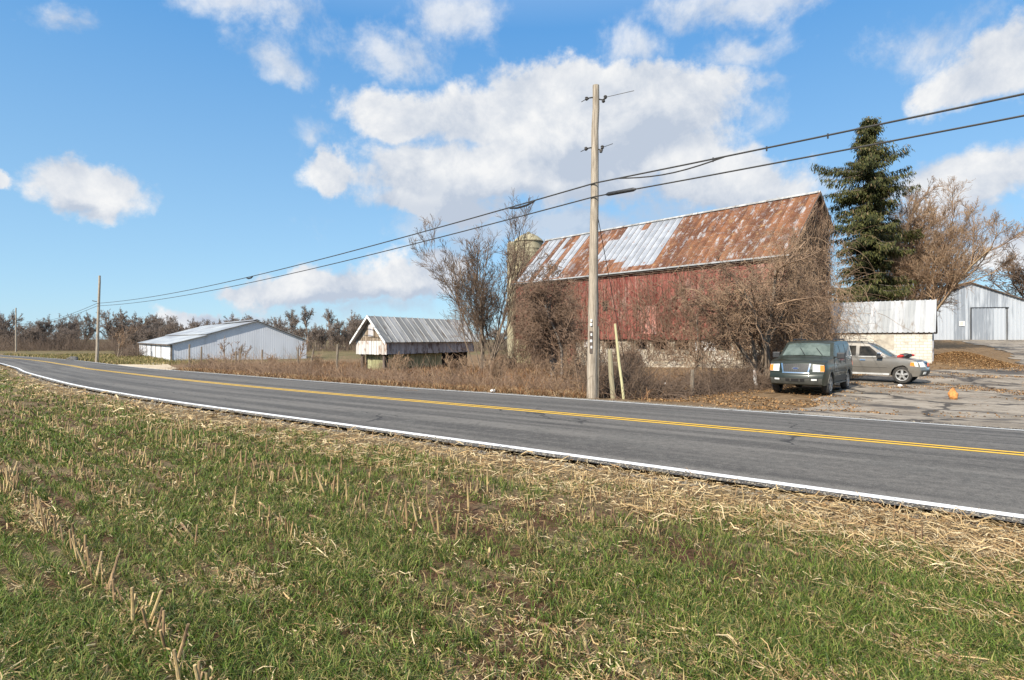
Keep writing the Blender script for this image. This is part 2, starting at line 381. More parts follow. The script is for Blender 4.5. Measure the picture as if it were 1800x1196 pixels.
def block_mat():
    m = bpy.data.materials.new('painted_block'); m.use_nodes = True; t = NT(m.node_tree)
    b = t.n('ShaderNodeBsdfPrincipled', {'Roughness': .85, 'Specular IOR Level': .2})
    co = t.coord('Object'); sp = t.n('ShaderNodeSeparateXYZ', {0: co})
    uv = t.n('ShaderNodeCombineXYZ', {0: t.math('ADD', sp.outputs[0], sp.outputs[1]), 1: sp.outputs[2], 2: 0.0}).outputs[0]
    br = t.n('ShaderNodeTexBrick', {'Vector': uv, 'Color1': (.60, .57, .50, 1), 'Color2': (.54, .51, .44, 1), 'Mortar': (.33, .30, .25, 1), 'Scale': 1.0,
                                    'Mortar Size': .014, 'Brick Width': .42, 'Row Height': .19, 'Mortar Smooth': .3})
    br.offset = .5
    c = t.mix(t.ss(t.noise(co, 1.3, 8.0, .65), .52, .66), br.outputs[0], (.40, .36, .29))
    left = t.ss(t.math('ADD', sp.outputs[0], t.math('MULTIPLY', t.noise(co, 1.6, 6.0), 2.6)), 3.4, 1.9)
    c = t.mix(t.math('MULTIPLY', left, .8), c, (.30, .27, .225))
    t.put(b.inputs['Base Color'], c)
    bp = t.n('ShaderNodeBump', {'Strength': .5, 'Distance': .01, 'Height': br.outputs[1]}, invert=True); t.put(b.inputs['Normal'], bp.outputs[0])
    t.n('ShaderNodeOutputMaterial', {'Surface': b.outputs[0]}); return m
M['block'] = block_mat()

def asphalt_mat():
    m = bpy.data.materials.new('road_asphalt'); m.use_nodes = True; t = NT(m.node_tree)
    b = t.n('ShaderNodeBsdfPrincipled', {'Roughness': .88, 'Specular IOR Level': .3})
    co = t.coord('Object'); q = t.attr('q').outputs['Fac']; s = t.attr('s').outputs['Fac']
    uv = t.n('ShaderNodeCombineXYZ', {0: s, 1: q, 2: 0.0}).outputs[0]
    str_ = t.noise(t.n('ShaderNodeMapping', {'Vector': uv, 'Scale': (.035, 1.3, 1)}).outputs[0], 1.4, 5.0, .55)
    fine = t.noise(co, 55.0, 3.0, .7); sp = t.n('ShaderNodeTexVoronoi', {'Vector': co, 'Scale': 38.0}).outputs[0]
    c = t.mix(t.ss(str_, .38, .62), (.070, .064, .058), (.150, .137, .121))
    c = t.mix(t.ss(t.noise(co, .6, 7.0, .65), .48, .72), c, (.105, .098, .088))
    c = t.mix(t.math('MULTIPLY', t.ss(fine, .52, .74), .7), c, (.25, .235, .21))
    c = t.mix(t.math('MULTIPLY', t.ss(fine, .47, .30), .65), c, (.025, .024, .023))
    c = t.mix(t.math('MULTIPLY', t.ss(sp, .10, .03), .6), c, (.30, .285, .26))
    mid_ = t.noise(co, 9.0, 5.0, .7); c = t.mix(t.math('MULTIPLY', t.ss(mid_, .50, .70), .45), c, (.19, .175, .155)); c = t.mix(t.math('MULTIPLY', t.ss(mid_, .48, .32), .5), c, (.045, .043, .041))
    cr = t.n('ShaderNodeTexVoronoi', {'Vector': t.vec('ADD', t.n('ShaderNodeMapping', {'Vector': uv, 'Scale': (.055, .30, 1)}).outputs[0],
              t.n('ShaderNodeVectorMath', {0: t.n('ShaderNodeTexNoise', {'Vector': co, 'Scale': .8, 'Detail': 6.0}).outputs['Color'], 'Scale': .22}, operation='SCALE').outputs[0]), 'Scale': 1.0}, feature='DISTANCE_TO_EDGE').outputs[0]
    c = t.mix(t.math('MULTIPLY', t.math('MULTIPLY', t.ss(cr, .006, .002), t.ss(t.noise(co, .25, 3.0), .48, .56)), .75), c, (.022, .021, .021))
    t.put(b.inputs['Base Color'], c)
    bp = t.n('ShaderNodeBump', {'Strength': .35, 'Distance': .008, 'Height': fine}); t.put(b.inputs['Normal'], bp.outputs[0])
    t.n('ShaderNodeOutputMaterial', {'Surface': b.outputs[0]}); return m
M['asphalt'] = asphalt_mat()

def driveway_mat():
    m = bpy.data.materials.new('worn_driveway'); m.use_nodes = True; t = NT(m.node_tree)
    b = t.n('ShaderNodeBsdfPrincipled', {'Roughness': .85, 'Specular IOR Level': .3})
    co = t.coord('Object')
    c = t.mix(t.ss(t.noise(co, .5, 8.0, .65), .36, .62), (.20, .165, .125), (.33, .28, .22))
    c = t.mix(t.math('MULTIPLY', t.ss(t.noise(co, 3.2, 7.0, .7), .52, .64), .75), c, (.12, .09, .062))
    c = t.mix(t.math('MULTIPLY', t.ss(t.noise(co, .28, 7.0, .62, .5), .53, .60), .85), c, (.055, .047, .041))
    c = t.mix(t.math('MULTIPLY', t.ss(t.noise(co, .42, 9.0, .7), .60, .66), .7), c, (.19, .10, .045))
    e = t.n('ShaderNodeTexVoronoi', {'Vector': t.vec('ADD', co, t.n('ShaderNodeVectorMath', {0: t.n('ShaderNodeTexNoise', {'Vector': co, 'Scale': 1.2, 'Detail': 6.0}).outputs['Color'], 'Scale': 1.3}, operation='SCALE').outputs[0]), 'Scale': .21}, feature='DISTANCE_TO_EDGE').outputs[0]
    c = t.mix(t.math('MULTIPLY', t.ss(e, .03, .012), .85), c, (.035, .03, .026))
    t.put(b.inputs['Base Color'], c)
    bp = t.n('ShaderNodeBump', {'Strength': .6, 'Distance': .03, 'Height': t.noise(co, 6.0, 8.0, .7)}); t.put(b.inputs['Normal'], bp.outputs[0])
    t.n('ShaderNodeOutputMaterial', {'Surface': b.outputs[0]}); return m
M['driveway'] = driveway_mat()

def ground_mat():
    m = bpy.data.materials.new('field_and_verge'); m.use_nodes = True; t = NT(m.node_tree)
    b = t.n('ShaderNodeBsdfPrincipled', {'Roughness': .95, 'Specular IOR Level': .15})
    co = t.coord('Object'); g = t.attr('green').outputs['Fac']; st = t.attr('straw').outputs['Fac']
    nz = t.noise(co, 1.1, 8.0, .66); nf = t.noise(co, 22.0, 6.0, .72)
    soil = t.mix(t.ss(nf, .35, .65), (.060, .030, .017), (.15, .080, .045))
    litter = t.mix(t.ss(nf, .38, .66), (.13, .09, .05), (.34, .255, .14))
    brown = t.mix(t.ss(t.noise(co, 3.0, 8.0, .7), .35, .65), (.13, .082, .042), (.27, .18, .10))
    grass = t.mix(t.ss(nf, .35, .68), (.045, .06, .018), (.13, .145, .05))
    field = t.mix(t.ss(nz, .44, .60), soil, litter)
    far = t.mix(t.ss(t.noise(co, .35, 9.0, .72), .40, .60), grass, litter)
    field = t.mix(t.attr('far').outputs['Fac'], field, far)
    c = t.mix(g, brown, field)
    c = t.mix(st, c, litter)
    t.put(b.inputs['Base Color'], c)
    bp = t.n('ShaderNodeBump', {'Strength': .9, 'Distance': .05, 'Height': nf}); t.put(b.inputs['Normal'], bp.outputs[0])
    t.n('ShaderNodeOutputMaterial', {'Surface': b.outputs[0]}); return m
M['ground'] = ground_mat()
M['gravel'] = mat('pale_gravel', (.50, .39, .25), (.62, .51, .36), 1.2, .95, .6, c3=(.30, .22, .13), s3=.5, lo3=.52, hi3=.66, bscale=20)

# ------------------------------------------------------------------ terrain
# road frame: s runs along the road (to the left and away), p across it (away from the camera)
def to_sp(x, y): return -.8 * x + .6 * y, .6 * x + .8 * y
def from_sp(s, p): return -.8 * s + .6 * p, .6 * s + .8 * p
_S = np.arange(-120, 700, 1.0)
def _smooth(a, k=9):
    ker = np.hanning(k + 2)[1:-1]; ker /= ker.sum(); return np.convolve(np.pad(a, k // 2, mode='edge'), ker, 'valid')
_C = _smooth(np.interp(_S, [-120, 15, 22, 30, 43, 55, 64, 72, 81, 90, 100, 110, 130, 180, 300, 700], [12, 12, 12.3, 13, 15.3, 17.5, 19.4, 20.8, 22.2, 23.4, 24.2, 24.5, 24.9, 26, 30, 40]), 13)
_E = _smooth(np.interp(_S, [-120, 12, 30, 42, 55, 72, 90, 110, 700], [1.85, 1.85, 1.97, 2.18, 2.42, 2.63, 2.70, 2.72, 2.6]), 13)
def Cp(s): return np.interp(s, _S, _C)
def El(s): return np.interp(s, _S, _E)
HW = 3.85
def G(x, y, bumps=True):
    x = np.asarray(x, float); y = np.asarray(y, float); s, p = to_sp(x, y); q = p - Cp(s)
    z = -El(s)
    z = z - .03 - .12 * (sstep(q, -4.1, -3.7) * (1 - sstep(q, 3.7, 4.1)))
    z = z + (.04 * sstep(-q, 4.3, 7) - .04) * (q < 0)
    z = z - .2 * sstep(q, 4.1, 8)
    t = np.clip((y - 26) / 49, 0, 1)
    z = z + 1.95 * t ** 1.12 * sstep(x, 8, 24) * sstep(q, 5, 12)
    # leaf-covered bank beside the block shed
    z = z + .75 * np.exp(-(((x - 29.4) / 1.35) ** 2 + ((y - 39.0) / 2.8) ** 2))
    if bumps:
        z = z + (.07 * (fbm(x, y, 1.3, 5, 3) - .5) + .035 * (vnoise(x, y, .23, 9) - .5)) * (sstep(-q, 4.2, 5.2) + .8 * sstep(q, 4.3, 5.5))
    return z

def axis(lo, hi, core0, core1, step, grow):
    a = [core0]
    while a[-1] < core1: a.append(a[-1] + step)
    st = step
    while a[-1] < hi: st *= grow; a.append(a[-1] + st)
    st = step
    while a[0] > lo: st *= grow; a.insert(0, a[0] - st)
    return np.array(a)
gx = axis(-1800, 1800, -14, 14, .13, 1.045); gy = axis(-60, 2600, 1.5, 14, .13, 1.04)
GX, GY = np.meshgrid(gx, gy); GZ = G(GX, GY)
s_, p_ = to_sp(GX, GY); q_ = p_ - Cp(s_)
nq = q_ + 1.1 * (fbm(GX, GY, 2.2, 3) - .5) * 2
green = sstep(-nq, 4.0, 4.8); leftgrass = sstep(q_, 5.2, 7) * sstep(s_, 62, 74) * .85
straw = sstep(-nq, 3.5, 4.0) * (1 - sstep(-nq, 5.5, 6.4))
dist = np.hypot(GX, GY)
nX = len(gx); nY = len(gy)
ii = (np.arange(nY - 1)[:, None] * nX + np.arange(nX - 1)[None, :]).ravel()
quads = np.stack([ii, ii + 1, ii + nX + 1, ii + nX], 1)
ground = mesh_np('ground', np.stack([GX.ravel(), GY.ravel(), GZ.ravel()], 1), quads, M['ground'], smooth=True,
                 vattr={'green': np.maximum(green, leftgrass).ravel(), 'straw': straw.ravel(), 'far': np.clip(sstep(dist, 12, 40), 0, .8).ravel()})
tag(ground, kind='structure')

def road_strip(name, m, q0, q1, lift, s0=-60, s1=420, n=5, rag=0.0, crown=True):
    ss = np.arange(s0, s1, 1.0); V = []; Q = []; SS = []
    for s in ss:
        for k in range(n):
            q = q0 + (q1 - q0) * k / (n - 1)
            qq = q + (rag * (vnoise(s, q, .9, 4) - .5) * 2 if rag and k in (0, n - 1) else 0)
            c0 = Cp(s - .5); c1 = Cp(s + .5); tx, ty = from_sp(1, c1 - c0); L = math.hypot(tx, ty)
            nx, ny = ty / L, -tx / L      # across, away from the camera
            if nx * .6 + ny * .8 < 0: nx, ny = -nx, -ny
            x, y = from_sp(s, Cp(s))
            z = -El(s) + .085 * (1 - min(1, abs(qq) / HW) ** 1.6) - .03 * max(0, abs(qq) - HW)
            V.append((x + nx * qq, y + ny * qq, z + lift)); Q.append(qq); SS.append(s)
    N = len(ss); i = (np.arange(N - 1)[:, None] * n + np.arange(n - 1)[None, :]).ravel()
    return mesh_np(name, V, np.stack([i, i + 1, i + n + 1, i + n], 1), m, smooth=True, vattr={'q': Q, 's': SS})
road = road_strip('road', M['asphalt'], -4.12, 4.12, 0, n=17, rag=.07); tag(road, kind='structure')
for q, nm, mm, wd in ((-HW, 'edge_line', 'line_white', .075), (HW, 'edge_line', 'line_white', .06), (-.12, 'centre_line', 'line_yellow', .055), (.12, 'centre_line', 'line_yellow', .055)):
    o = road_strip(nm, M[mm], q - wd, q + wd, .006, n=3); o.parent = road

def sheet(name, left, right, n_a, n_b, m, lift, rag=.5, thick=.0):
    L = np.array(left, float); Rr = np.array(right, float)
    def along(P, t):
        d = np.r_[0, np.cumsum(np.hypot(*np.diff(P, axis=0).T))]; d /= d[-1]
        return np.stack([np.interp(t, d, P[:, 0]), np.interp(t, d, P[:, 1])], 1)
    t = np.linspace(0, 1, n_a); A = along(L, t); B = along(Rr, t)
    k = np.linspace(0, 1, n_b)[None, :, None]
    P = A[:, None, :] * (1 - k) + B[:, None, :] * k
    w = (1 - k[..., 0]) ** 6
    P[..., 0] += rag * w * (fbm(P[..., 0], P[..., 1], 1.6, 11) - .5) * 4
    Z = G(P[..., 0], P[..., 1]) + lift
    V = np.concatenate([P, Z[..., None]], 2).reshape(-1, 3)
    i = (np.arange(n_a - 1)[:, None] * n_b + np.arange(n_b - 1)[None, :]).ravel()
    return mesh_np(name, V, np.stack([i, i + 1, i + n_b + 1, i + n_b], 1), m, smooth=True)
drive_left = [(6.3, 15.4), (7.6, 17.0), (9.5, 18.6), (12.0, 22.5), (14, 26), (20, 33), (25.5, 34.5), (29.5, 35), (33.5, 39.5), (43, 52), (49, 62), (54.5, 74.4)]
drive_right = [(38, -8.3), (40, -6), (44, 0), (48, 6), (52, 12), (56, 18), (60, 25), (66, 35), (72, 45), (77, 55), (83, 65), (86, 74.4)]
drive = sheet('driveway', drive_left, drive_right, 150, 120, M['driveway'], .035, .6); tag(drive, kind='structure')
gravel = sheet('gravel_path', [(-38.5, 57.0), (-39.5, 61), (-41, 66), (-45, 74)], [(-24.6, 42.9), (-26.6, 48), (-33, 58), (-40, 69)], 30, 24, M['gravel'], .05, .5); tag(gravel, kind='structure')

def gz(x, y): return float(G(x, y, False))
def at(px, d): return ((px - 900) / F * d, d)
def hz(py, d): return (HY - py) / F * d

# ------------------------------------------------------------------ red barn
def frame_empty(name, x, y, z, ang, label, cat): return empty(name, (x, y, z), ang, label, cat)
BX, BY = .655, -.756
barn = frame_empty('barn', -.13, 55.4, 0, math.atan2(BY, BX), 'long weathered red barn with a rusty tin roof and stone lower wall, overgrown with vines', 'barn')
BL = 25.7; EZ = 5.07; RZ = 9.56; RY = 4.5; BD = 6.6; EE = EZ + 2 * RY - BD
def barn_x(px):      # barn-local x of a photo column on the front wall
    k = (px - 900) / F; return ((k * 55.4 + .13) / (.655 + .756 * k))
rng = np.random.default_rng(3)
def board_wall(mb, c0, c1, fixed, z0, ztop, width=.26, along='x', out=-1, seed=1, ragged=0.0, gap=.020, th=.03):
    r = np.random.default_rng(seed); c = c0
    while c < c1 - .02:
        w = min(width * r.uniform(.85, 1.15), c1 - c); a = r.random()
        off = r.uniform(0, .018); zt0 = ztop(c); zt1 = ztop(c + w - gap); zb = z0 - r.uniform(0, ragged)
        f0 = fixed; f1 = fixed + out * (th + off)
        if along == 'x': p = [(c, f0), (c + w - gap, f0), (c + w - gap, f1), (c, f1)]
        else: p = [(f0, c), (f0, c + w - gap), (f1, c + w - gap), (f1, c)]
        zt = [zt0, zt1, zt1, zt0]
        mb.hexa([(q[0], q[1], zb) for q in p] + [(q[0], q[1], t) for q, t in zip(p, zt)], a)
        c += w
    return mb
WY = .38
mb = MB(); board_wall(mb, .35, BL - .35, WY, 0.02, lambda c: EZ + WY - .12, seed=4, ragged=.12)
gt = lambda c: EZ + min(c, 2 * RY - c) - .14
board_wall(mb, WY, BD - WY, BL - .35, -.2, gt, along='y', out=1, seed=5, ragged=.2)
board_wall(mb, WY, BD - WY, .35, 0, gt, along='y', out=-1, seed=6)
board_wall(mb, .35, BL - .35, BD - WY, -.2, lambda c: EE + WY - .12, out=1, seed=7)
mb.build('siding', M['redboard'], barn)
mb = MB(); mb.box(.39, BL - .39, WY + .005, WY + .06, .06, EZ + .2); mb.box(BL - .42, BL - .36, WY + .06, BD - WY - .06, -.1, EZ + .3)
mb.prism([(WY + .1, EZ), (BD - WY - .1, EZ), (BD - WY - .1, EE - .1), (RY, RZ - .5)], 'x', BL - .42, BL - .37); mb.build('inner_lining', M['dark'], barn)
# eave shadow board, corner and verge trim
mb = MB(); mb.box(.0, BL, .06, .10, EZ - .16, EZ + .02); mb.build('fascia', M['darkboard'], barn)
mb = MB(); mb.slab([(BL - .02, -.02, EZ - .22), (BL - .02, RY, RZ - .22), (BL + .03, RY, RZ - .03), (BL + .03, -.02, EZ - .03)], .04)
mb.slab([(BL - .02, BD + .02, EE - .22), (BL - .02, RY, RZ - .22), (BL + .03, RY, RZ - .03), (BL + .03, BD + .02, EE - .03)], .04); mb.build('verge_board', M['darkboard'], barn)

def barn_roof():
    npan = 43; nv = 16; w = BL / npan; r = np.random.default_rng(8); V = []; Fq = []; rn = []; sil = []; sm = []
    def silver(u, v, k):     # u metres from the right end, v 0 eave .. 1 ridge
        s = 0.0
        if 10.3 < u < 16.9 and v > (.10 if u < 13.2 else .22 + (u - 13.2) * .03): s = 1
        if u > 15.4 and u < 16.9 and v > .72: s = 0
        if 13.0 < u < 13.7 and v > .86: s = 0
        if 19.6 < u < 21.0 and v > .05: s = 1
        if 21.6 < u < 22.3 and v < .75: s = .7
        if 22.3 < u < 25.7 and v > .02: s = 1 if k % 4 else .35
        return s
    for side in (0, 1):
        for k in range(npan):
            a = r.random(); lift = r.uniform(0, .012); x0 = k * w; x1 = x0 + w
            b0 = len(V)
            for j in range(nv + 1):
                v = j / nv; yy = v * RY if side == 0 else BD - v * (BD - RY); zz = (EZ + v * (RZ - EZ) if side == 0 else EE + v * (RZ - EE)) + lift
                for x in (x0, x1 - .05): V.append((x, yy, zz)); sil.append(silver(BL - (x0 + w / 2), v, k))
                for x, dz in ((x1 - .05, .07), (x1, .07), (x1, 0)):
                    V.append((x, yy, zz + dz)); sil.append(silver(BL - (x0 + w / 2), v, k))
            for j in range(nv):
                for m_ in range(4):
                    p = b0 + j * 5 + m_
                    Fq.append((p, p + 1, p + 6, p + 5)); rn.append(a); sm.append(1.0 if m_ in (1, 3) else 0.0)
    V = np.array(V); Fq = np.array(Fq)
    o = mesh_np('roof', V, Fq, M['rustroof'], barn, fattr={'rnd': rn, 'seam_shade': sm}, vattr={'silver': sil})
    u = MB(); u.slab([(0, BD, EE - .03), (0, RY, RZ - .03), (BL, RY, RZ - .03), (BL, BD, EE - .03)], .08)
    u.slab([(0, 0, EZ - .03), (BL, 0, EZ - .03), (BL, RY, RZ - .03), (0, RY, RZ - .03)], .08); u.build('roof_deck', M['darkboard'], barn)
    c = MB(); c.slab([(0, RY - .16, RZ - .03), (BL, RY - .16, RZ - .03), (BL, RY, RZ + .12), (0, RY, RZ + .12)], .02)
    c.slab([(0, RY, RZ + .12), (BL, RY, RZ + .12), (BL, RY + .16, RZ - .03), (0, RY + .16, RZ - .03)], .02); c.build('ridge_cap', M['greyroof'], barn)
    e = MB(); e.box(0, BL, -.05, .0, EZ - .05, EZ + .05); e.build('gutter_edge', M['paleroof'], barn)
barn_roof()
# stone lower storey with a row of openings
SY = .62; BZ = -2.9
xs0 = barn_x(1003)
mb = MB(); mb.box(xs0, BL - .4, SY, SY + .5, BZ, -.78); mb.box(BL - .9, BL - .4, SY + .5, BD - .4, BZ, 0.0); mb.box(.4, .9, SY + .5, BD - .4, BZ, 0)
opens = [(1020, 1034), (1056, 1073), (1108, 1128), (1141, 1164), (1177, 1202), (1255, 1276), (1290, 1310), (1330, 1350)]
edges = [xs0]
for a, b in opens: edges += [barn_x(a), barn_x(b)]
edges.append(BL - .4)
for i in range(0, len(edges), 2): mb.box(edges[i], edges[i + 1], SY + .004, SY + .45, -.78, -.02)
mb.build('foundation', M['stone'], barn)
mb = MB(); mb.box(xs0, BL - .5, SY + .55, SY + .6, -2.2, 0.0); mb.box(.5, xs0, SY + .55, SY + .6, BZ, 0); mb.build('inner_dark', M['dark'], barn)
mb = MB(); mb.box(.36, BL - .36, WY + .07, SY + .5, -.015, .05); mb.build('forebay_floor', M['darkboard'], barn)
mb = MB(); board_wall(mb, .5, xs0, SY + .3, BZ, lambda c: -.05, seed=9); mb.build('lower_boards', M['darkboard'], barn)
mb = MB(); board_wall(mb, barn_x(985), barn_x(1003), SY + .25, BZ, lambda c: -.04, seed=19); mb.build('red_lower_door', M['redboard'], barn)
mb = MB(); board_wall(mb, barn_x(897), barn_x(921), SY + .22, -2.45, lambda c: .05 - .1, seed=11, width=.3); o = mb.build('door', M['yellowboard'], barn); o['label'] = 'yellowed plank door'
for a, b, z0, z1 in ((1214, 1249, -.80, -.06), (1019, 1036, -.66, -.1)):
    mb = MB(); mb.box(barn_x(a), barn_x(b), SY - .07, SY - .012, z0, z1)
    o = mb.build('window_panel', M['signwhite'], barn)
for a in (1052, 1076, 1104, 1131, 1168, 1206, 1252, 1282):
    x = barn_x(a); mb = MB(); mb.box(x - .09, x + .09, SY - .10, SY - .02, -1.1, -.03); mb.build('post', M['weatherboard'], barn)
# hay doors on the red wall
mb = MB(); x0 = barn_x(1122); x1 = barn_x(1150); board_wall(mb, x0, x1, WY - .06, .35, lambda c: 2.45, seed=15, width=.2, th=.03); o = mb.build('hay_door', board_mat('pale_red_boards', (.42, .16, .12), (.50, .24, .19), (.55, .46, .42)), barn); o['label'] = 'paler red hay door'
mb = MB(); mb.box(barn_x(1055), barn_x(1063), WY - .07, WY - .04, 2.2, 3.0); mb.build('loft_window', M['dark'], barn)

# ------------------------------------------------------------------ silo
def lathe(mb, prof, n=40, cx=0, cy=0):
    b = len(mb.v)
    for r, z in prof:
        for k in range(n):
            t = 2 * math.pi * k / n; mb.v.append((cx + r * math.cos(t), cy + r * math.sin(t), z))
    for i in range(len(prof) - 1):
        for k in range(n):
            k2 = (k + 1) % n; mb.f.append([b + i * n + k, b + i * n + k2, b + (i + 1) * n + k2, b + (i + 1) * n + k]); mb.a.append(.5)
    return mb
sx, sy = at(929, 75)
silo = empty('silo', (sx, sy, -2.4), 0, 'mossy concrete silo with a low domed cap rising behind the left end of the barn', 'silo')
mb = MB(); prof = [(1.78, 0)]
for i in range(28): prof += [(1.78, i * .5 + .06), (1.81, i * .5 + .1), (1.81, i * .5 + .16), (1.78, i * .5 + .2)]
prof.append((1.78, 14.55)); lathe(mb, prof, 44); mb.build('wall', M['mossy'], silo, True)
mb = MB(); lathe(mb, [(1.90, 14.5), (1.92, 14.6), (1.7, 14.85), (1.2, 15.25), (.6, 15.55), (.25, 15.65), (.22, 15.8), (0.01, 15.85)], 44); mb.build('dome', M['mossy'], silo, True)
mb = MB(); lathe(mb, [(.52, 0), (.52, 14.25), (.3, 14.5), (.01, 14.55)], 18, -2.15, -.55); mb.build('chute', M['mossy'], silo, True)
mb = MB(); mb.tube([(-1.0, -1.62, .5), (-1.0, -1.62, 14.3)], .03, 6); mb.tube([(-.6, -1.8, .5), (-.6, -1.8, 14.3)], .03, 6)
for i in range(40): mb.tube([(-1.0, -1.62, .6 + i * .34), (-.6, -1.8, .6 + i * .34)], .018, 5)
mb.build('ladder', M['postwood'], silo)

# ------------------------------------------------------------------ corn crib
crib = empty('corn_crib', (-7.9, 37, 0), R(60), 'small shed with peeling white gable, grey tin roof and mossy recessed base', 'shed')
CW = 2.55; CLn = 10.2; CZ = -.02; CR = 1.42
mb = MB(); mid = CW / 2
board_wall(mb, .0, CW, .25, -.12, lambda c: CZ + (mid - abs(c - mid)) / mid * CR - .06, width=.2, along='y', out=-1, seed=21); mb.build('gable_wall', M['weatherboard'], crib)
mb = MB(); board_wall(mb, -.02, CW + .02, .2, -.95, lambda c: -.13, width=.22, along='y', out=-1, seed=22, ragged=.05); o = mb.build('gable_skirt', M['whiteboard'], crib); o['label'] = 'white skirt boards with rusty peeling paint'
mb = MB(); board_wall(mb, .2, CLn - .2, .06, -.95, lambda c: CZ - .04, width=.24, seed=23, ragged=.05); mb.build('side_wall', M['greyboard'], crib)
mb = MB(); board_wall(mb, .2, CLn - .2, CW - .02, -.95, lambda c: CZ - .04, width=.3, seed=24, out=1); board_wall(mb, 0, CW, CLn - .25, -.95, lambda c: CZ + (mid - abs(c - mid)) / mid * CR - .06, along='y', out=1, seed=25); mb.build('back_wall', M['weatherboard'], crib)
mb = MB(); board_wall(mb, .75, 6.3, .32, -3.0, lambda c: -.95, width=.35, seed=26); mb.build('lower_wall', M['mossboard'], crib)
mb = MB(); board_wall(mb, .45, CW - .35, .74, -3, lambda c: -1.0, width=.3, along='y', out=-1, seed=27); mb.build('lower_gable_wall', M['mossboard'], crib)
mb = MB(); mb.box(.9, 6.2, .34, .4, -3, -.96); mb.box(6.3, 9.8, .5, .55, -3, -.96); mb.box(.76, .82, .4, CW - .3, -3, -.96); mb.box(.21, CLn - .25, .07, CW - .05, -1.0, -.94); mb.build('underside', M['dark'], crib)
mb = MB()
for y in (.35, CW - .35): mb = MB(); mb.box(.3, .5, y - .08, y + .08, -3, -.94); mb.build('corner_post', M['darkboard'], crib)
mb = MB(); npan = 17
for side in (0, 1):
    for k in range(npan):
        w = (CLn + .3) / npan; x0 = -.15 + k * w; e0 = -.2; zz = CZ - .06 - .2 * CR / mid
        y0, y1 = (e0, mid) if side == 0 else (CW - e0, mid)
        q = [(x0, y0, CZ - .2 * CR / mid + .03), (x0 + w, y0, CZ - .2 * CR / mid + .03), (x0 + w, y1, CR + .03), (x0, y1, CR + .03)]
        if side: q = [q[1], q[0], q[3], q[2]]
        mb.slab(q, .03, rng.random())
o = mb.build('roof', M['greyroof'], crib)
mb = MB()
for k in range(npan + 1):
    x0 = -.15 + k * w; zb = CZ - .2 * CR / mid + .03
    mb.hexa([(x0 - .022, -.21, zb), (x0 + .022, -.21, zb), (x0 + .022, mid, CR + .03), (x0 - .022, mid, CR + .03), (x0 - .022, -.21, zb + .05), (x0 + .022, -.21, zb + .05), (x0 + .022, mid, CR + .09), (x0 - .022, mid, CR + .09)])
mb.build('roof_seam', M['paleroof'], crib)
mb = MB()
for sgn in (0, 1):
    y0 = -.22 if sgn == 0 else CW + .22
    zb = CZ - .22 * CR / mid
    mb.hexa([(-.2, y0, zb - .1), (-.15, y0, zb - .1), (-.15, mid, CR - .10), (-.2, mid, CR - .10), (-.2, y0, zb + .05), (-.15, y0, zb + .05), (-.15, mid, CR + .07), (-.2, mid, CR + .07)])
mb.build('barge_board', M['signwhite'], crib)
wf = MB(); wf.box(.155, .215, mid - .27, mid + .27, .1, .95); wf = wf.build('window', M['weatherboard'], crib)
mb = MB(); mb.box(.135, .16, mid - .2, mid + .2, .16, .88); mb.build('shutter', M['greyboard'], wf)

# ------------------------------------------------------------------ low white metal building
wb = empty('metal_barn', (-44, 77, 0), math.atan2(.6, .8), 'long low white metal barn with a shallow pale roof beside the bare gravel patch', 'metal barn')
pk = (10.6, 2.55); le = (0, -.62); re_ = (17.4, -.18); WBL = 40
def wtop(c): return np.interp(c, [0, 4.2, 4.25, pk[0], 17.4], [le[1] - .1, .50, .58, pk[1] - .1, re_[1] - .1])
def corr(mb, c0, c1, fixed, z0, ztop, pitch=.3, dep=.025, along='x', out=-1, seed=1):
    r = np.random.default_rng(seed); c = c0; pan = 0; a = r.random()
    while c < c1 - .001:
        seq = [(0, 0), (.55, 0), (.65, 1), (.9, 1), (1, 0)]
        if pan % 3 == 0: a = r.random()
        for (f0, h0), (f1, h1) in zip(seq[:-1], seq[1:]):
            a0 = c + f0 * pitch; a1 = c + f1 * pitch
            if a1 > c1 + .001: break
            y0 = fixed + out * h0 * dep; y1 = fixed + out * h1 * dep
            vs = [(a0, y0, z0), (a1, y1, z0), (a1, y1, ztop(a1)), (a0, y0, ztop(a0))] if along == 'x' else [(y0, a0, z0), (y1, a1, z0), (y1, a1, ztop(a1)), (y0, a0, ztop(a0))]
            mb.add(vs, [(0, 1, 2, 3)], a)
        c += pitch; pan += 1
    return mb
mb = MB(); corr(mb, 0, 17.4, 0.0, -3.6, wtop, .3, .006); mb.build('gable_wall', M['whitemetal'], wb)
mb = MB(); corr(mb, 0, WBL, 0.0, -3.6, lambda c: le[1] - .12, .3, .02, 'y', -1); corr(mb, 0, WBL, 17.4, -3.6, lambda c: re_[1] - .1, .3, .02, 'y', 1); corr(mb, 0, 17.4, WBL, -3.6, wtop, .3, .02, 'x', 1); mb.build('side_wall', M['whitemetal'], wb)
mb = MB(); pts = [(-.35, le[1] - .08), (4.3, .56)]; pts2 = [(4.1, .66), pk]
for P in (pts, pts2): mb.slab([(P[0][0], -.35, P[0][1]), (P[1][0], -.35, P[1][1]), (P[1][0], WBL + .3, P[1][1]), (P[0][0], WBL + .3, P[0][1])], .06, .5)
mb.slab([(pk[0], -.35, pk[1]), (17.75, -.35, re_[1] - .1), (17.75, WBL + .3, re_[1] - .1), (pk[0], WBL + .3, pk[1])], .06, .5); mb.build('roof', M['whiteroof'], wb)
mb = MB(); mb.slab([(pk[0] - .5, .3, pk[1] + .06), (pk[0], .3, pk[1] + .22), (pk[0], WBL * .55, pk[1] + .22), (pk[0] - .5, WBL * .55, pk[1] + .06)], .05)
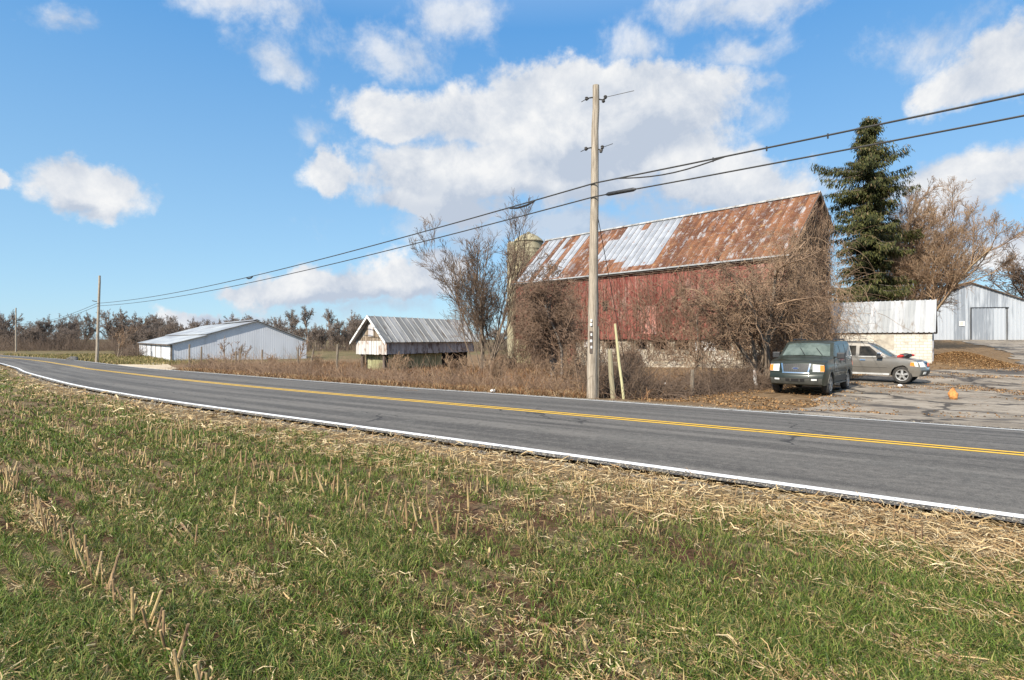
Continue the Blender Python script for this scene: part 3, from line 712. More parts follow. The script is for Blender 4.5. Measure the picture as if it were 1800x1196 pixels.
mb.slab([(pk[0], .3, pk[1] + .22), (pk[0] + .5, .3, pk[1] + .06), (pk[0] + .5, WBL * .55, pk[1] + .06), (pk[0], WBL * .55, pk[1] + .22)], .05); mb.build('ridge_vent', M['whiteroof'], wb)
mb = MB(); mb.box(-.40, -.34, -.3, WBL, le[1] - .24, le[1] - .08); mb.build('eave_board', M['darkboard'], wb)
mb = MB(); mb.box(-.05, .18, -.06, -.03, -3.4, le[1] - .15); mb.build('corner_post', M['postwood'], wb)
for y0 in (9, 15, 21, 28):
    mb = MB(); mb.box(-.07, -.03, y0, y0 + .5, -3.4, le[1] - .3); mb.build('side_post', M['postwood'], wb)

# ------------------------------------------------------------------ painted block shed
bs = empty('block_shed', (21.6, 42.84, 0), math.atan2(-.6, .8), 'small cream block shed with a pale tin roof behind the parked cars', 'shed')
SL = 6.98; SD = 3.6; SEZ = .56; SRZ = 2.57; SB = -2.3
mb = MB(); mb.box(0, SL, 0, .2, SB, SEZ - .02); mb.box(0, .2, .2, SD, SB, SEZ - .02); mb.box(.2, SL, SD - .2, SD, SB, SEZ - .02); mb.box(SL - .2, SL, .2, SD - .2, SB, SEZ - .02)
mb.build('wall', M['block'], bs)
mb = MB()
for xx, o_ in ((SL - .02, 1), (.02, -1)): mb = MB(); board_wall(mb, .02, SD - .02, xx, SEZ - .01, lambda c: SEZ + (SD / 2 - abs(c - SD / 2)) / (SD / 2) * (SRZ - SEZ) - .1, along='y', out=o_, width=.18, seed=31); mb.build('gable_boards', M['greyboard'], bs)
mb = MB(); nc = 26
for side in (0, 1):
    for k in range(nc):
        w = (SL + .5) / nc; x0 = -.3 + k * w; rag = .55 * max(0, 1 - k / 3) * rng.random() if side == 0 else 0
        zz = lambda y: SEZ + (y if side == 0 else SD - y) / (SD / 2) * (SRZ - SEZ) + .05
        ya, yb = (-.18 + rag, SD / 2) if side == 0 else (SD + .18, SD / 2)
        a = rng.random()
        for j, (f0, f1, h0, h1) in enumerate(((0, .6, 0, 0), (.6, .75, 0, .035), (.75, .9, .035, .035), (.9, 1, .035, 0))):
            xa, xb = x0 + f0 * w, x0 + f1 * w
            mb.add([(xa, ya, zz(ya) + h0), (xb, ya, zz(ya) + h1), (xb, yb, zz(yb) + h1), (xa, yb, zz(yb) + h0)], [(0, 1, 2, 3)], a)
mb.build('roof', M['paleroof'], bs)
mb = MB(); mb.slab([(-.25, -.12, SEZ - .18), (SL + .18, -.12, SEZ - .18), (SL + .18, SD / 2, SRZ), (-.25, SD / 2, SRZ)], .05); mb.slab([(SL + .18, SD + .12, SEZ - .18), (-.25, SD + .12, SEZ - .18), (-.25, SD / 2, SRZ), (SL + .18, SD / 2, SRZ)], .05); mb.build('roof_deck', M['darkboard'], bs)
mb = MB(); mb.box(3.74, 4.9, -.03, -.003, -.68, .27); o = mb.build('boarded_window', mat('pale_plaster', (.47, .43, .35), (.36, .32, .26), 2.5, .9, .3), bs)
mb = MB(); mb.box(SL + .004, SL + .05, .6, 1.6, SB, .2); d_ = mb.build('door', M['greyboard'], bs)
mb = MB(); mb.box(SL + .05, SL + .09, .68, .74, -.8, -.55); mb.build('handle', M['black'], d_)

# ------------------------------------------------------------------ silver steel barn on the rise
ax, ay = at(1601, 77)
sb = empty('steel_barn', (ax, ay, 0), math.atan2(-.16, .987), 'unpainted silver steel barn with a gable front at the top of the driveway', 'steel barn')
WW = 13.9; SP = 6.9; ST = 4.6; PK = 7.2
top = lambda c: float(np.interp(c, [0, SP, WW, WW + .01, WW + 12], [ST, PK, ST, ST, ST - .3])) - .06
mb = MB(); corr(mb, 0, WW + 9, 0, -.9, top, .42, .05, seed=41); mb.build('front_wall', M['galv'], sb)
mb = MB(); corr(mb, 0, 20, 0, -.9, lambda c: ST - .1, .42, .05, 'y', -1, 42); mb.build('side_wall', M['galv'], sb)
mb = MB()
for P in (((-.3, ST - .12), (SP, PK)), ((SP, PK), (WW + .25, ST - .1)), ((WW + .05, ST + .15), (WW + 9.4, ST - .35))):
    mb.slab([(P[0][0], -.35, P[0][1]), (P[1][0], -.35, P[1][1]), (P[1][0], 20, P[1][1]), (P[0][0], 20, P[0][1])], .12)
mb.build('roof', M['darkboard'], sb)
mb = MB(); corr(mb, 7.0, 11.0, -.10, -.5, lambda c: 3.9, .42, .05, seed=44); mb.build('sliding_door', M['galv'], sb)
mb = MB(); mb.box(6.9, 7.0, -.14, -.03, -.6, 4.0); mb.box(11.0, 11.07, -.14, -.03, -.6, 3.95); mb.box(6.9, 11.2, -.17, -.04, 3.9, 4.0); mb.build('door_track', M['black'], sb)
sg = MB(); sg.box(5.6, 6.2, -.12, -.07, 1.65, 2.25); sg = sg.build('sign', M['signwhite'], sb)
mb = MB()
for i in range(4): mb.box(5.67, 6.13 - .1 * (i % 2), -.127, -.122, 2.12 - i * .12, 2.17 - i * .12)
mb.build('sign_text', M['signred'], sg)

# ------------------------------------------------------------------ utility poles and cables
def pole(px, d, h, label, lean=0.0, rb=.17, rt=.115):
    x, y = at(px, d); z = gz(x, y) - .3
    e = empty('utility_pole', (x, y, z), 0, label, 'utility pole', 'utility poles along the road')
    mb = MB(); n = 14; rr = np.random.default_rng(int(px))
    mb.tube([(lean * i / n + rr.normal(0, .006), rr.normal(0, .006), (h + .3) * i / n) for i in range(n + 1)], [rb + (rt - rb) * i / n for i in range(n + 1)], 14)
    mb.build('shaft', M['pole'], e, True)
    return e, Vector((x, y, z))
PD = 19.2
p1, b1 = pole(1040, PD, 10.05, 'tall bleached wooden utility pole by the road in front of the barn', .14, .175, .105)
def loc1(py): return hz(py, PD) - b1.z
def lx(py): return .14 * loc1(py) / 10.35
for py, sg_ in ((172, 1), (260, .75)):
    z = loc1(py); x0 = lx(py)
    mb = MB()
    mb.tube([(x0 - .10, -.02, z), (x0 - .22, -.02, z - .02), (x0 - .26, -.02, z - .06)], .022, 6); mb.build('bracket', M['cable'], p1); mb = MB(); mb.tube([(x0 + .10, -.02, z - .06), (x0 + .24, -.03, z - .09), (x0 + .30 * sg_, -.03, z - .02)], .022, 6); mb.build('bracket', M['cable'], p1)
    for dx, dz in ((-.30, -.05), (.30 * sg_, .0), (.24 * sg_, -.12)):
        mb = MB(); lathe(mb, [(.01, .07), (.035, .06), (.06, .03), (.035, .01), (.06, -.02), (.03, -.05), (.01, -.06)], 12, x0 + dx, -.03); mb.v = [(a, b, c + z + dz) for a, b, c in mb.v]; mb.build('insulator', M['rock'], p1, True)
    mb = MB(); mb.tube([(x0 - .3, -.03, z - .05), (x0 - .45, .12, z - .09)], .012, 5); mb.build('wire_stub', M['cable'], p1); mb = MB(); mb.tube([(x0 + .3 * sg_, -.03, z), (x0 + (1.15 if py < 200 else .5), -.4, z + (.06 if py < 200 else 0))], .010, 5); mb.build('wire_stub', M['cable'], p1)
mb = MB(); mb.tube([(.19, -.02, .2), (.20, -.02, 2.6)], .045, 8); mb.build('conduit', M['postwood'], p1, True)
mb = MB(); mb.box(-.09, .0, -.187, -.165, 1.75, 2.45); mb.build('tag_plate', M['darkboard'], p1)
for i, z in enumerate((1.9, 2.1, 2.3, 2.62, 2.75)):
    mb = MB(); mb.box(-.06 - .02 * (i % 2), -.01, -.197, -.187, z, z + .08); mb.build('tag', M['signwhite'], p1)
p2, b2 = pole(170, 69, 10.0, 'weathered grey utility pole beside the white metal barn', .35)
p3, b3 = pole(28, 136, 10.0, 'farthest utility pole at the left edge where the road bends')
mb = MB(); mb.tube([(.0, 0, 7.3), (-.5, 0, 7.4)], .05, 6); mb.build('bracket', M['cable'], p2)
A0 = Vector((2.56 + 51.5, 19.2 - 50.5, 0)); A1 = Vector((b1.x + .08, PD - .19, 0)); A2 = Vector((b2.x + .2, 69 - .2, 0)); A3 = Vector((b3.x, 136 - .2, 0)); A4 = A3 + Vector((-52, 55, 0))
def sagline(a, b, sag, n=22):
    return [a.lerp(b, i / n) - Vector((0, 0, 4 * sag * (i / n) * (1 - i / n))) for i in range(n + 1)]
for nm, hs, lab, r_ in (('up', (6.35, 4.96, 4.1, 3.75, 3.6), 'upper black overhead cable strung pole to pole along the road', .023), ('lo', (5.95, 4.53, 3.80, 3.55, 3.4), 'lower black overhead cable with a long splice case right of the near pole', .021)):
    pts = [Vector((a.x, a.y, h)) for a, h in zip((A0, A1, A2, A3, A4), hs)]
    L = []
    for k, (a, b) in enumerate(zip(pts[:-1], pts[1:])): L += sagline(a, b, .7 if k < 2 else 1.0)[(1 if L else 0):]
    mb = MB(); mb.tube(L, r_, 7); cab = mb.build('overhead_cable', M['cable'], None, True); tag(cab, lab, 'cable', 'overhead cables')
    def on(a, b, t, sag=.7): return a.lerp(b, t) - Vector((0, 0, 4 * sag * t * (1 - t)))
    if nm == 'up':
        for t0, t1, rr_ in ((.037, .054, .04), (.378, .392, .05)):
            q0, q1 = on(pts[1], pts[2], t0), on(pts[1], pts[2], t1); dz = Vector((0, 0, -.09))
            mb = MB(); mb.tube([q0 + dz * .3, q0.lerp(q1, .3) + dz, q0.lerp(q1, .7) + dz, q1 + dz * .3], [.03, rr_, rr_, .03], 8); mb.build('splice_case', M['black'], cab, True)
        # drip loop right of the pole
        mb = MB(); q = [on(pts[1], pts[0], t) for t in np.linspace(.012, .06, 10)]
        mb.tube([v - Vector((0, 0, .16 * math.sin(math.pi * i / 9))) for i, v in enumerate(q)], .02, 6); mb.build('drip_loop', M['cable'], cab)
        for t in (.055, .075, .095):
            v = on(pts[1], pts[0], t); mb = MB(); mb.tube([v + Vector((0, 0, .04)), v - Vector((0, 0, .08))], .02, 6); mb.build('cable_clip', M['black'], cab)
    else:
        q0, q1 = on(pts[1], pts[0], .006), on(pts[1], pts[0], .021)
        mb = MB(); mb.tube([q0, q0.lerp(q1, .08), q0.lerp(q1, .92), q1], [.03, .06, .06, .03], 10); mb.build('splice_case', M['black'], cab, True)
for k, (ex, ey) in enumerate(((3.35, 22.5), (4.6, 23.2))):
    mb = MB(); mb.tube([(b1.x + .12, PD - .05, 4.4 - .1 * k), (ex, ey, gz(ex, ey))], .012, 5)
    tag(mb.build('guy_wire', M['cable']), 'thin steel guy wire anchored behind the near utility pole, the %s of two' % ('steeper', 'flatter')[k], 'guy wire')

# ------------------------------------------------------------------ cars
def make_car(root, spec):
    out = spec['outline']; WB = spec['belt']; W0 = spec['hw']; TOP = spec['top']; L = spec['L']
    def hw(x, z):
        w = W0
        if z < .62: w -= .05 * (.62 - z) / .3
        if z > .95: w -= .03 * min(1, (z - .95) / .2)
        if z > WB: w -= spec['tumble'] * (z - WB) / (TOP - WB)
        e = min(x, L - x)
        if e < .55: w -= .10 * (1 - e / .55) ** 2
        return w
    def mp(x, yn, z):
        a = abs(yn); xx = x
        if x < 1.0: xx += spec['bow'] * a ** 2.6 * (1 - x / 1.0)
        if x > L - .6: xx -= .12 * a ** 3 * (1 - (L - x) / .6)
        if 1.0 < x < 2.2 and z > 1.15: xx += .10 * a ** 2 * min(1, (z - 1.15) / .1)
        zz = z + (.045 * (1 - a * a) * max(0, min(1, (z - .98) / .15)) if z > .98 else 0)
        return Vector((xx, yn * hw(x, z), zz))
    bm = bmesh.new(); n = len(out)
    va = [bm.verts.new((p[0], -1, p[1])) for p in out]; vb = [bm.verts.new((p[0], 1, p[1])) for p in out]
    bm.faces.new(va); bm.faces.new(vb[::-1])
    for i in range(n): bm.faces.new((va[i], vb[i], vb[(i + 1) % n], va[(i + 1) % n]))
    bmesh.ops.triangulate(bm, faces=bm.faces[:])
    for x in list(np.arange(.1, 1.2, .12)) + list(np.arange(1.4, L - .6, .4)) + list(np.arange(L - .5, L - .02, .15)):
        bmesh.ops.bisect_plane(bm, geom=bm.verts[:] + bm.edges[:] + bm.faces[:], plane_co=(x, 0, 0), plane_no=(1, 0, 0))
    for z in (.5, .62, .8, .95, 1.05, 1.15, WB, WB + .2, WB + .4, TOP - .12, TOP - .05):
        bmesh.ops.bisect_plane(bm, geom=bm.verts[:] + bm.edges[:] + bm.faces[:], plane_co=(0, 0, z), plane_no=(0, 0, 1))
    for y in (-.94, -.8, -.5, 0, .5, .8, .94):
        bmesh.ops.bisect_plane(bm, geom=bm.verts[:] + bm.edges[:] + bm.faces[:], plane_co=(0, y, 0), plane_no=(0, 1, 0))
    for v in bm.verts:
        x, yn, z = v.co
        v.co = mp(x, yn, z)
        if abs(yn) > .99 and z > TOP - .10: v.co.y *= .985   # softened roof edge
    bmesh.ops.recalc_face_normals(bm, faces=bm.faces[:])
    me = bpy.data.meshes.new('body'); bm.to_mesh(me); bm.free()
    for p in me.polygons: p.use_smooth = True
    me.set_sharp_from_angle(angle=R(32))
    body = link('body', me, spec['paint'], root)
    fr = spec['front']   # (z, x) of the nose, from bottom to top
    def fx(z): return float(np.interp(z, [a for a, b in fr], [b for a, b in fr]))
    def patch(name, y0, y1, z0, z1, m, off=.012, par=None, fxx=None, ny=8, nz=3, inset=.05, shape=None):
        mb = MB(); fxx = fxx or fx; g = []
        for lay in (off, -inset):
            for j in range(nz + 1):
                for i in range(ny + 1):
                    z = z0 + (z1 - z0) * j / nz; yn = y0 + (y1 - y0) * i / ny
                    if shape: yn, z = shape(yn, z, i / ny, j / nz)
                    v = mp(fxx(z), yn, z); g.append((v.x - lay, v.y, v.z))
        N = (ny + 1) * (nz + 1); fs = []
        for j in range(nz):
            for i in range(ny): p = j * (ny + 1) + i; fs.append((p, p + 1, p + ny + 2, p + ny + 1))
        per = [i for i in range(ny + 1)] + [j * (ny + 1) + ny for j in range(1, nz + 1)] + [nz * (ny + 1) + i for i in range(ny - 1, -1, -1)] + [j * (ny + 1) for j in range(nz - 1, 0, -1)]
        for a, b in zip(per, per[1:] + per[:1]): fs.append((a, b, b + N, a + N))
        mb.add(g, fs); return mb.build(name, m, par or root, True)
    def side(name, poly, sg_, m, off=.008, par=None, depth=.03):
        mb = MB(); k = len(poly); vs = []
        for o_ in (off, off - depth):
            for (x, z) in poly:
                v = mp(x, sg_, z); vs.append((v.x, v.y + sg_ * o_, v.z))
        mb.add(vs, [tuple(range(k))] + [(i, (i + 1) % k, (i + 1) % k + k, i + k) for i in range(k)]); return mb.build(name, m, par or root)
    # underbody fills the wheel tunnels
    mb = MB(); mb.box(.35, L - .35, -W0 * .70, W0 * .70, .34, .98); mb.build('underbody', M['dark'], root)
    # wheels
    wr = spec['wr']
    for x in (spec['xf'], spec['xr']):
        for sg_ in (-1, 1):
            y0 = W0 - .03; t = MB(); pr = [(wr * .62, -.22), (wr * .9, -.22), (wr * .985, -.19), (wr, -.15), (wr, -.06), (wr * .985, -.02), (wr * .92, .005), (wr * .66, .01), (wr * .62, -.02)]
            b = len(t.v); nn = 30
            for (r_, yy) in pr:
                for k in range(nn):
                    a = 2 * math.pi * k / nn; t.v.append((x + r_ * math.cos(a), sg_ * (y0 + yy), wr + r_ * math.sin(a)))
            for i in range(len(pr) - 1):
                for k in range(nn): t.f.append([b + i * nn + k, b + i * nn + (k + 1) % nn, b + (i + 1) * nn + (k + 1) % nn, b + (i + 1) * nn + k]); t.a.append(.5)
            wh = t.build('wheel', M['rubber'], root, True)
            rm = MB(); nn = 30
            def ring(r0, ya, r1, yb):
                b = len(rm.v)
                for rr2, yy in ((r0, ya), (r1, yb)):
                    for k in range(nn):
                        a = 2 * math.pi * k / nn; rm.v.append((x + rr2 * math.cos(a), sg_ * (y0 + yy), wr + rr2 * math.sin(a)))
                for k in range(nn): rm.f.append([b + k, b + (k + 1) % nn, b + nn + (k + 1) % nn, b + nn + k]); rm.a.append(.5)
            ring(wr * .66, .012, wr * .58, .008); ring(wr * .58, .008, wr * .55, -.08)
            ring(wr * .2, .004, .005, .012)
            for k in range(5):
                a = 2 * math.pi * k / 5 + .3
                for da, ww in ((0, .17),):
                    c, s = math.cos(a), math.sin(a); tx, tz = -s, c; r0, r1 = wr * .12, wr * .60
                    vs = []
                    for rr2, hw2, yy in ((r0, wr * .11, .006), (r1, wr * .13, .002)):
                        for sgn in (-1, 1):
                            for dy in (0, -.045): vs.append((x + rr2 * c + sgn * hw2 * tx, sg_ * (y0 + yy + dy), wr + rr2 * s + sgn * hw2 * tz))
                    rm.add(vs, [(0, 2, 6, 4), (0, 4, 5, 1), (2, 3, 7, 6), (1, 5, 7, 3)])
            rm.build('rim', M['alloy'], wh)
            dk = MB(); b = 0; dk.v = [(x + wr * .56 * math.cos(2 * math.pi * k / nn), sg_ * (y0 - .09), wr + wr * .56 * math.sin(2 * math.pi * k / nn)) for k in range(nn)]; dk.f = [list(range(nn))]; dk.a = [.5]; dk.build('brake_disc', M['dark'], wh)
    spec['detail'](root, body, patch, side, mp, fx, hw)
    return root

def arch(cx, r, z0, n=12, up=True):
    """points of a wheel arch from the rear side of the opening to the front, at sill height z0"""
    a0 = math.asin((z0 - r[1]) / r[0]); return [(cx + r[0] * math.cos(t), r[1] + r[0] * math.sin(t)) for t in np.linspace(a0, math.pi - a0, n)]

# --- dark green SUV, seen from its front corner
gs_out = [(.10, .36), (.02, .50), (0, .62), (.02, .74), (.07, .80), (.09, .95), (.13, 1.12), (.24, 1.19), (.7, 1.26), (1.28, 1.31), (1.42, 1.38), (2.02, 1.86), (2.25, 1.93), (3.2, 1.97), (4.6, 1.95), (4.9, 1.90), (5.08, 1.45), (5.16, 1.20), (5.19, .85), (5.23, .70), (5.20, .46), (5.05, .42)] + \
    [(4.55, .42)] + arch(3.97, (.47, .41), .42) + [(1.5, .42)] + arch(.95, (.47, .41), .42) + [(.4, .36)]
def gs_detail(root, body, patch, side, mp, fx, hw):
    patch('bumper', -.98, .98, .40, .64, M['cladding'], .035, nz=4, ny=14)
    patch('bumper_bar', -.99, .99, .635, .795, M['paint_green'], .05, nz=3, ny=14)
    patch('lower_grille', -.36, .36, .50, .60, M['dark'], .045, ny=6, nz=1)
    for y in (-.17, .17): patch('grille_bar', y - .02, y + .02, .49, .61, M['cladding'], .055, ny=1, nz=1)
    for s in (-1, 1):
        a, b = sorted((s * .56, s * .84)); fl = patch('fog_light', a, b, .53, .62, M['black'], .042, ny=3, nz=1)
        a, b = sorted((s * .60, s * .80)); patch('fog_lens', a, b, .545, .605, M['lens'], .05, par=fl, ny=2, nz=1)
    g = patch('grille', -.50, .50, .83, 1.10, M['black'], .012, shape=lambda y, z, i, j: (y * (.84 + .16 * j), z))
    for i in range(13):
        y = -.42 + i * .07; patch('grille_slat', y - .008, y + .008, .84, 1.09, M['cladding'], .022, par=g, ny=1, nz=2)
    def U(y, z, i, j): return (y * (.84 + .16 * (z - .83) / .27), z)
    patch('grille_surround', -.56, .56, .785, .835, M['chrome'], .03, par=g, shape=lambda y, z, i, j: (y * (.86 + .05 * j), z))
    for s in (-1, 1):
        a, b = (s * .50, s * .555); a, b = min(a, b), max(a, b); patch('grille_surround', a, b, .80, 1.12, M['chrome'], .028, par=g, ny=1, nz=3, shape=lambda y, z, i, j: (y * (.84 + .16 * j), z))
    mb = MB(); c = mp(fx(.97), 0, .97)
    ring = [(c.x - .03, .115 * math.cos(t), c.z + .05 * math.sin(t)) for t in np.linspace(0, 2 * math.pi, 24, endpoint=False)]
    mb.add(ring + [(v[0] + .03, v[1], v[2]) for v in ring], [tuple(range(24))] + [(i, (i + 1) % 24, (i + 1) % 24 + 24, i + 24) for i in range(24)]); em = mb.build('badge', M['chrome'], g)
    mb = MB(); mb.add([(c.x - .034, v[1] * .8, c.z + (v[2] - c.z) * .72) for v in ring], [tuple(range(24))]); mb.build('badge_field', mat('badge_blue', (.05, .07, .15), rough=.3), em)
    for s in (-1, 1):
        a, b = sorted((s * .615, s * .985)); h = patch('headlight', a, b, .86, 1.10, M['lens'], .016, ny=6, nz=3)
        a, b = sorted((s * .86, s * 1.0)); patch('turn_signal', a, b, .87, 1.09, M['amber'], .021, par=h, ny=3, nz=3)
    wx = lambda z: 1.42 + (2.02 - 1.42) * (z - 1.38) / .48
    patch('windshield', -.88, .88, 1.385, 1.835, M['windshield'], .012, fxx=wx, ny=10, nz=4, shape=lambda y, z, i, j: (y * (1 - .02 * j), z))
    for y0, y1 in ((.02, .28), (-.62, -.36)):
        a = mp(wx(1.40), y0, 1.40); b = mp(wx(1.66), y1, 1.66); mb = MB(); mb.tube([(a.x - .05, a.y, a.z + .01), (b.x - .03, b.y, b.z)], .012, 5); mb.build('wiper', M['black'], root)
    for s in (-1, 1):
        side('window', [(1.62, 1.36), (2.62, 1.36), (2.62, 1.80), (2.20, 1.80)], s, M['glass'])
        side('window', [(2.74, 1.36), (3.62, 1.36), (3.62, 1.82), (2.74, 1.82)], s, M['glass'])
        side('window', [(3.74, 1.36), (4.95, 1.36), (4.78, 1.82), (3.74, 1.83)], s, M['glass'])
        side('cladding', [(1.50, .45), (3.45, .45), (3.45, .66), (1.50, .66)], s, M['cladding'], .02)
        side('door_molding', [(1.5, .80), (3.4, .80), (3.4, .84), (1.5, .84)], s, M['cladding'], .014)
        for xs in (1.52, 2.68, 3.55): side('door_seam', [(xs, .66), (xs + .012, .66), (xs + .012, 1.33), (xs, 1.33)], s, M['dark'], .004)
        for xs in (2.42, 3.3): side('door_handle', [(xs, 1.14), (xs + .2, 1.14), (xs + .2, 1.18), (xs, 1.18)], s, M['black'], .035)
        mb = MB(); v = mp(1.5, s, .4); mb.box(1.5, 3.45, min(s * .86, s * 1.04), max(s * .86, s * 1.04), .36, .41); mb.build('running_board', M['cladding'], root, bevel=.012)
        v = mp(1.74, s, 1.36); mb = MB(); mb.box(v.x - .10, v.x + .08, min(v.y + s * .05, v.y + s * .32), max(v.y + s * .05, v.y + s * .32), 1.30, 1.53); mm = mb.build('mirror', M['black'], root, bevel=.03)
        mb = MB(); mb.box(v.x - .04, v.x + .04, min(v.y - s * .02, v.y + s * .12), max(v.y - s * .02, v.y + s * .12), 1.32, 1.38); mb.build('mirror_arm', M['black'], mm)
        mb = MB(); mb.tube([(2.6, s * .72, 1.99), (2.7, s * .72, 2.03), (4.5, s * .72, 2.02), (4.6, s * .72, 1.97)], .022, 6); mb.build('roof_rail', M['black'], root)
        for (cx_, r_) in ((.95, .50), (3.97, .50)):
            P = [(cx_ + r_ * math.cos(t), .41 + r_ * math.sin(t)) for t in np.linspace(.05, math.pi - .05, 14)]; Q = [(cx_ + (r_ - .07) * math.cos(t), .41 + (r_ - .07) * math.sin(t)) for t in np.linspace(math.pi - .05, .05, 14)]
            mb = MB(); vs = []
            for o_ in (.022, -.03):
                for (x, z) in P + Q: w = mp(x, s, z); vs.append((w.x, w.y + s * o_, w.z))
            fs = [(i, i + 1, 26 - i, 27 - i) for i in range(13)] + [(i, i + 1, i + 29, i + 28) for i in range(27)]; mb.add(vs, fs); mb.build('wheel_arch_trim', M['cladding'], root)
    # round scuffed emblem on the front door
    for s in (-1,):
        mb = MB(); vs = []; n = 20
        for k in range(n):
            t = 2 * math.pi * k / n
            for r_ in (.14, .17): w = mp(1.72 + r_ * math.cos(t), s, .98 + r_ * math.sin(t)); vs.append((w.x, w.y + s * .008, w.z))
        fs = [(2 * k, 2 * k + 1, (2 * k + 3) % (2 * n), (2 * k + 2) % (2 * n)) for k in range(n)]
        P = [(-.10, -.03), (-.04, .05), (0, -.03), (.05, .06), (.11, .03)]
        for a, b in zip(P[:-1], P[1:]):
            k = len(vs)
            for (dx, dz) in ((a[0], a[1]), (b[0], b[1]), (b[0], b[1] + .035), (a[0], a[1] + .035)): w = mp(1.72 + dx, s, .98 + dz); vs.append((w.x, w.y + s * .008, w.z))
            fs.append((k, k + 1, k + 2, k + 3))
        mb.add(vs, fs); mb.build('round_emblem', M['silverpanel'], root)
    # tail glass, pale panel painted as the reflection in the rear side window
    side('rear_glass_reflection', [(4.82, 1.38), (5.06, 1.38), (4.90, 1.84), (4.76, 1.84)], -1, M['silverpanel'], .011)
    for s in (-1, 1): side('tail_light', [(5.02, .95), (5.15, .95), (5.08, 1.34), (5.0, 1.34)], s, M['signred'], .012)
gs_spec = dict(outline=gs_out, belt=1.33, hw=1.0, top=1.97, L=5.23, tumble=.15, bow=.16, paint=M['paint_green'], front=[(.36, .10), (.5, .02), (.62, 0), (.74, .02), (.80, .07), (.95, .09), (1.12, .13), (1.2, .24)], wr=.40, xf=.95, xr=3.97, detail=gs_detail)
def place_car(name, fx_, fy_, hx, hy, label):
    """fx, fy: ground point under the middle of the nose; h: unit heading (towards the nose)"""
    ang = math.atan2(-hy, -hx)         # local +x runs from the nose to the tail
    tx, ty = fx_ - hx * 4.4, fy_ - hy * 4.4
    z0, z1 = gz(fx_ - hx * .9, fy_ - hy * .9) + .035, gz(fx_ - hx * 3.9, fy_ - hy * 3.9) + .035
    e = empty(name, (fx_, fy_, z0), ang, label, 'car', 'cars parked by the driveway')
    e.rotation_euler = (0, -math.atan2(z1 - z0, 3.0), ang)
    return e
hx, hy = -.64, -.768
car1 = place_car('parked_car', 10.30, 21.75, hx, hy, 'dark green four-door SUV parked facing the road, bars across its grille')
make_car(car1, gs_spec)

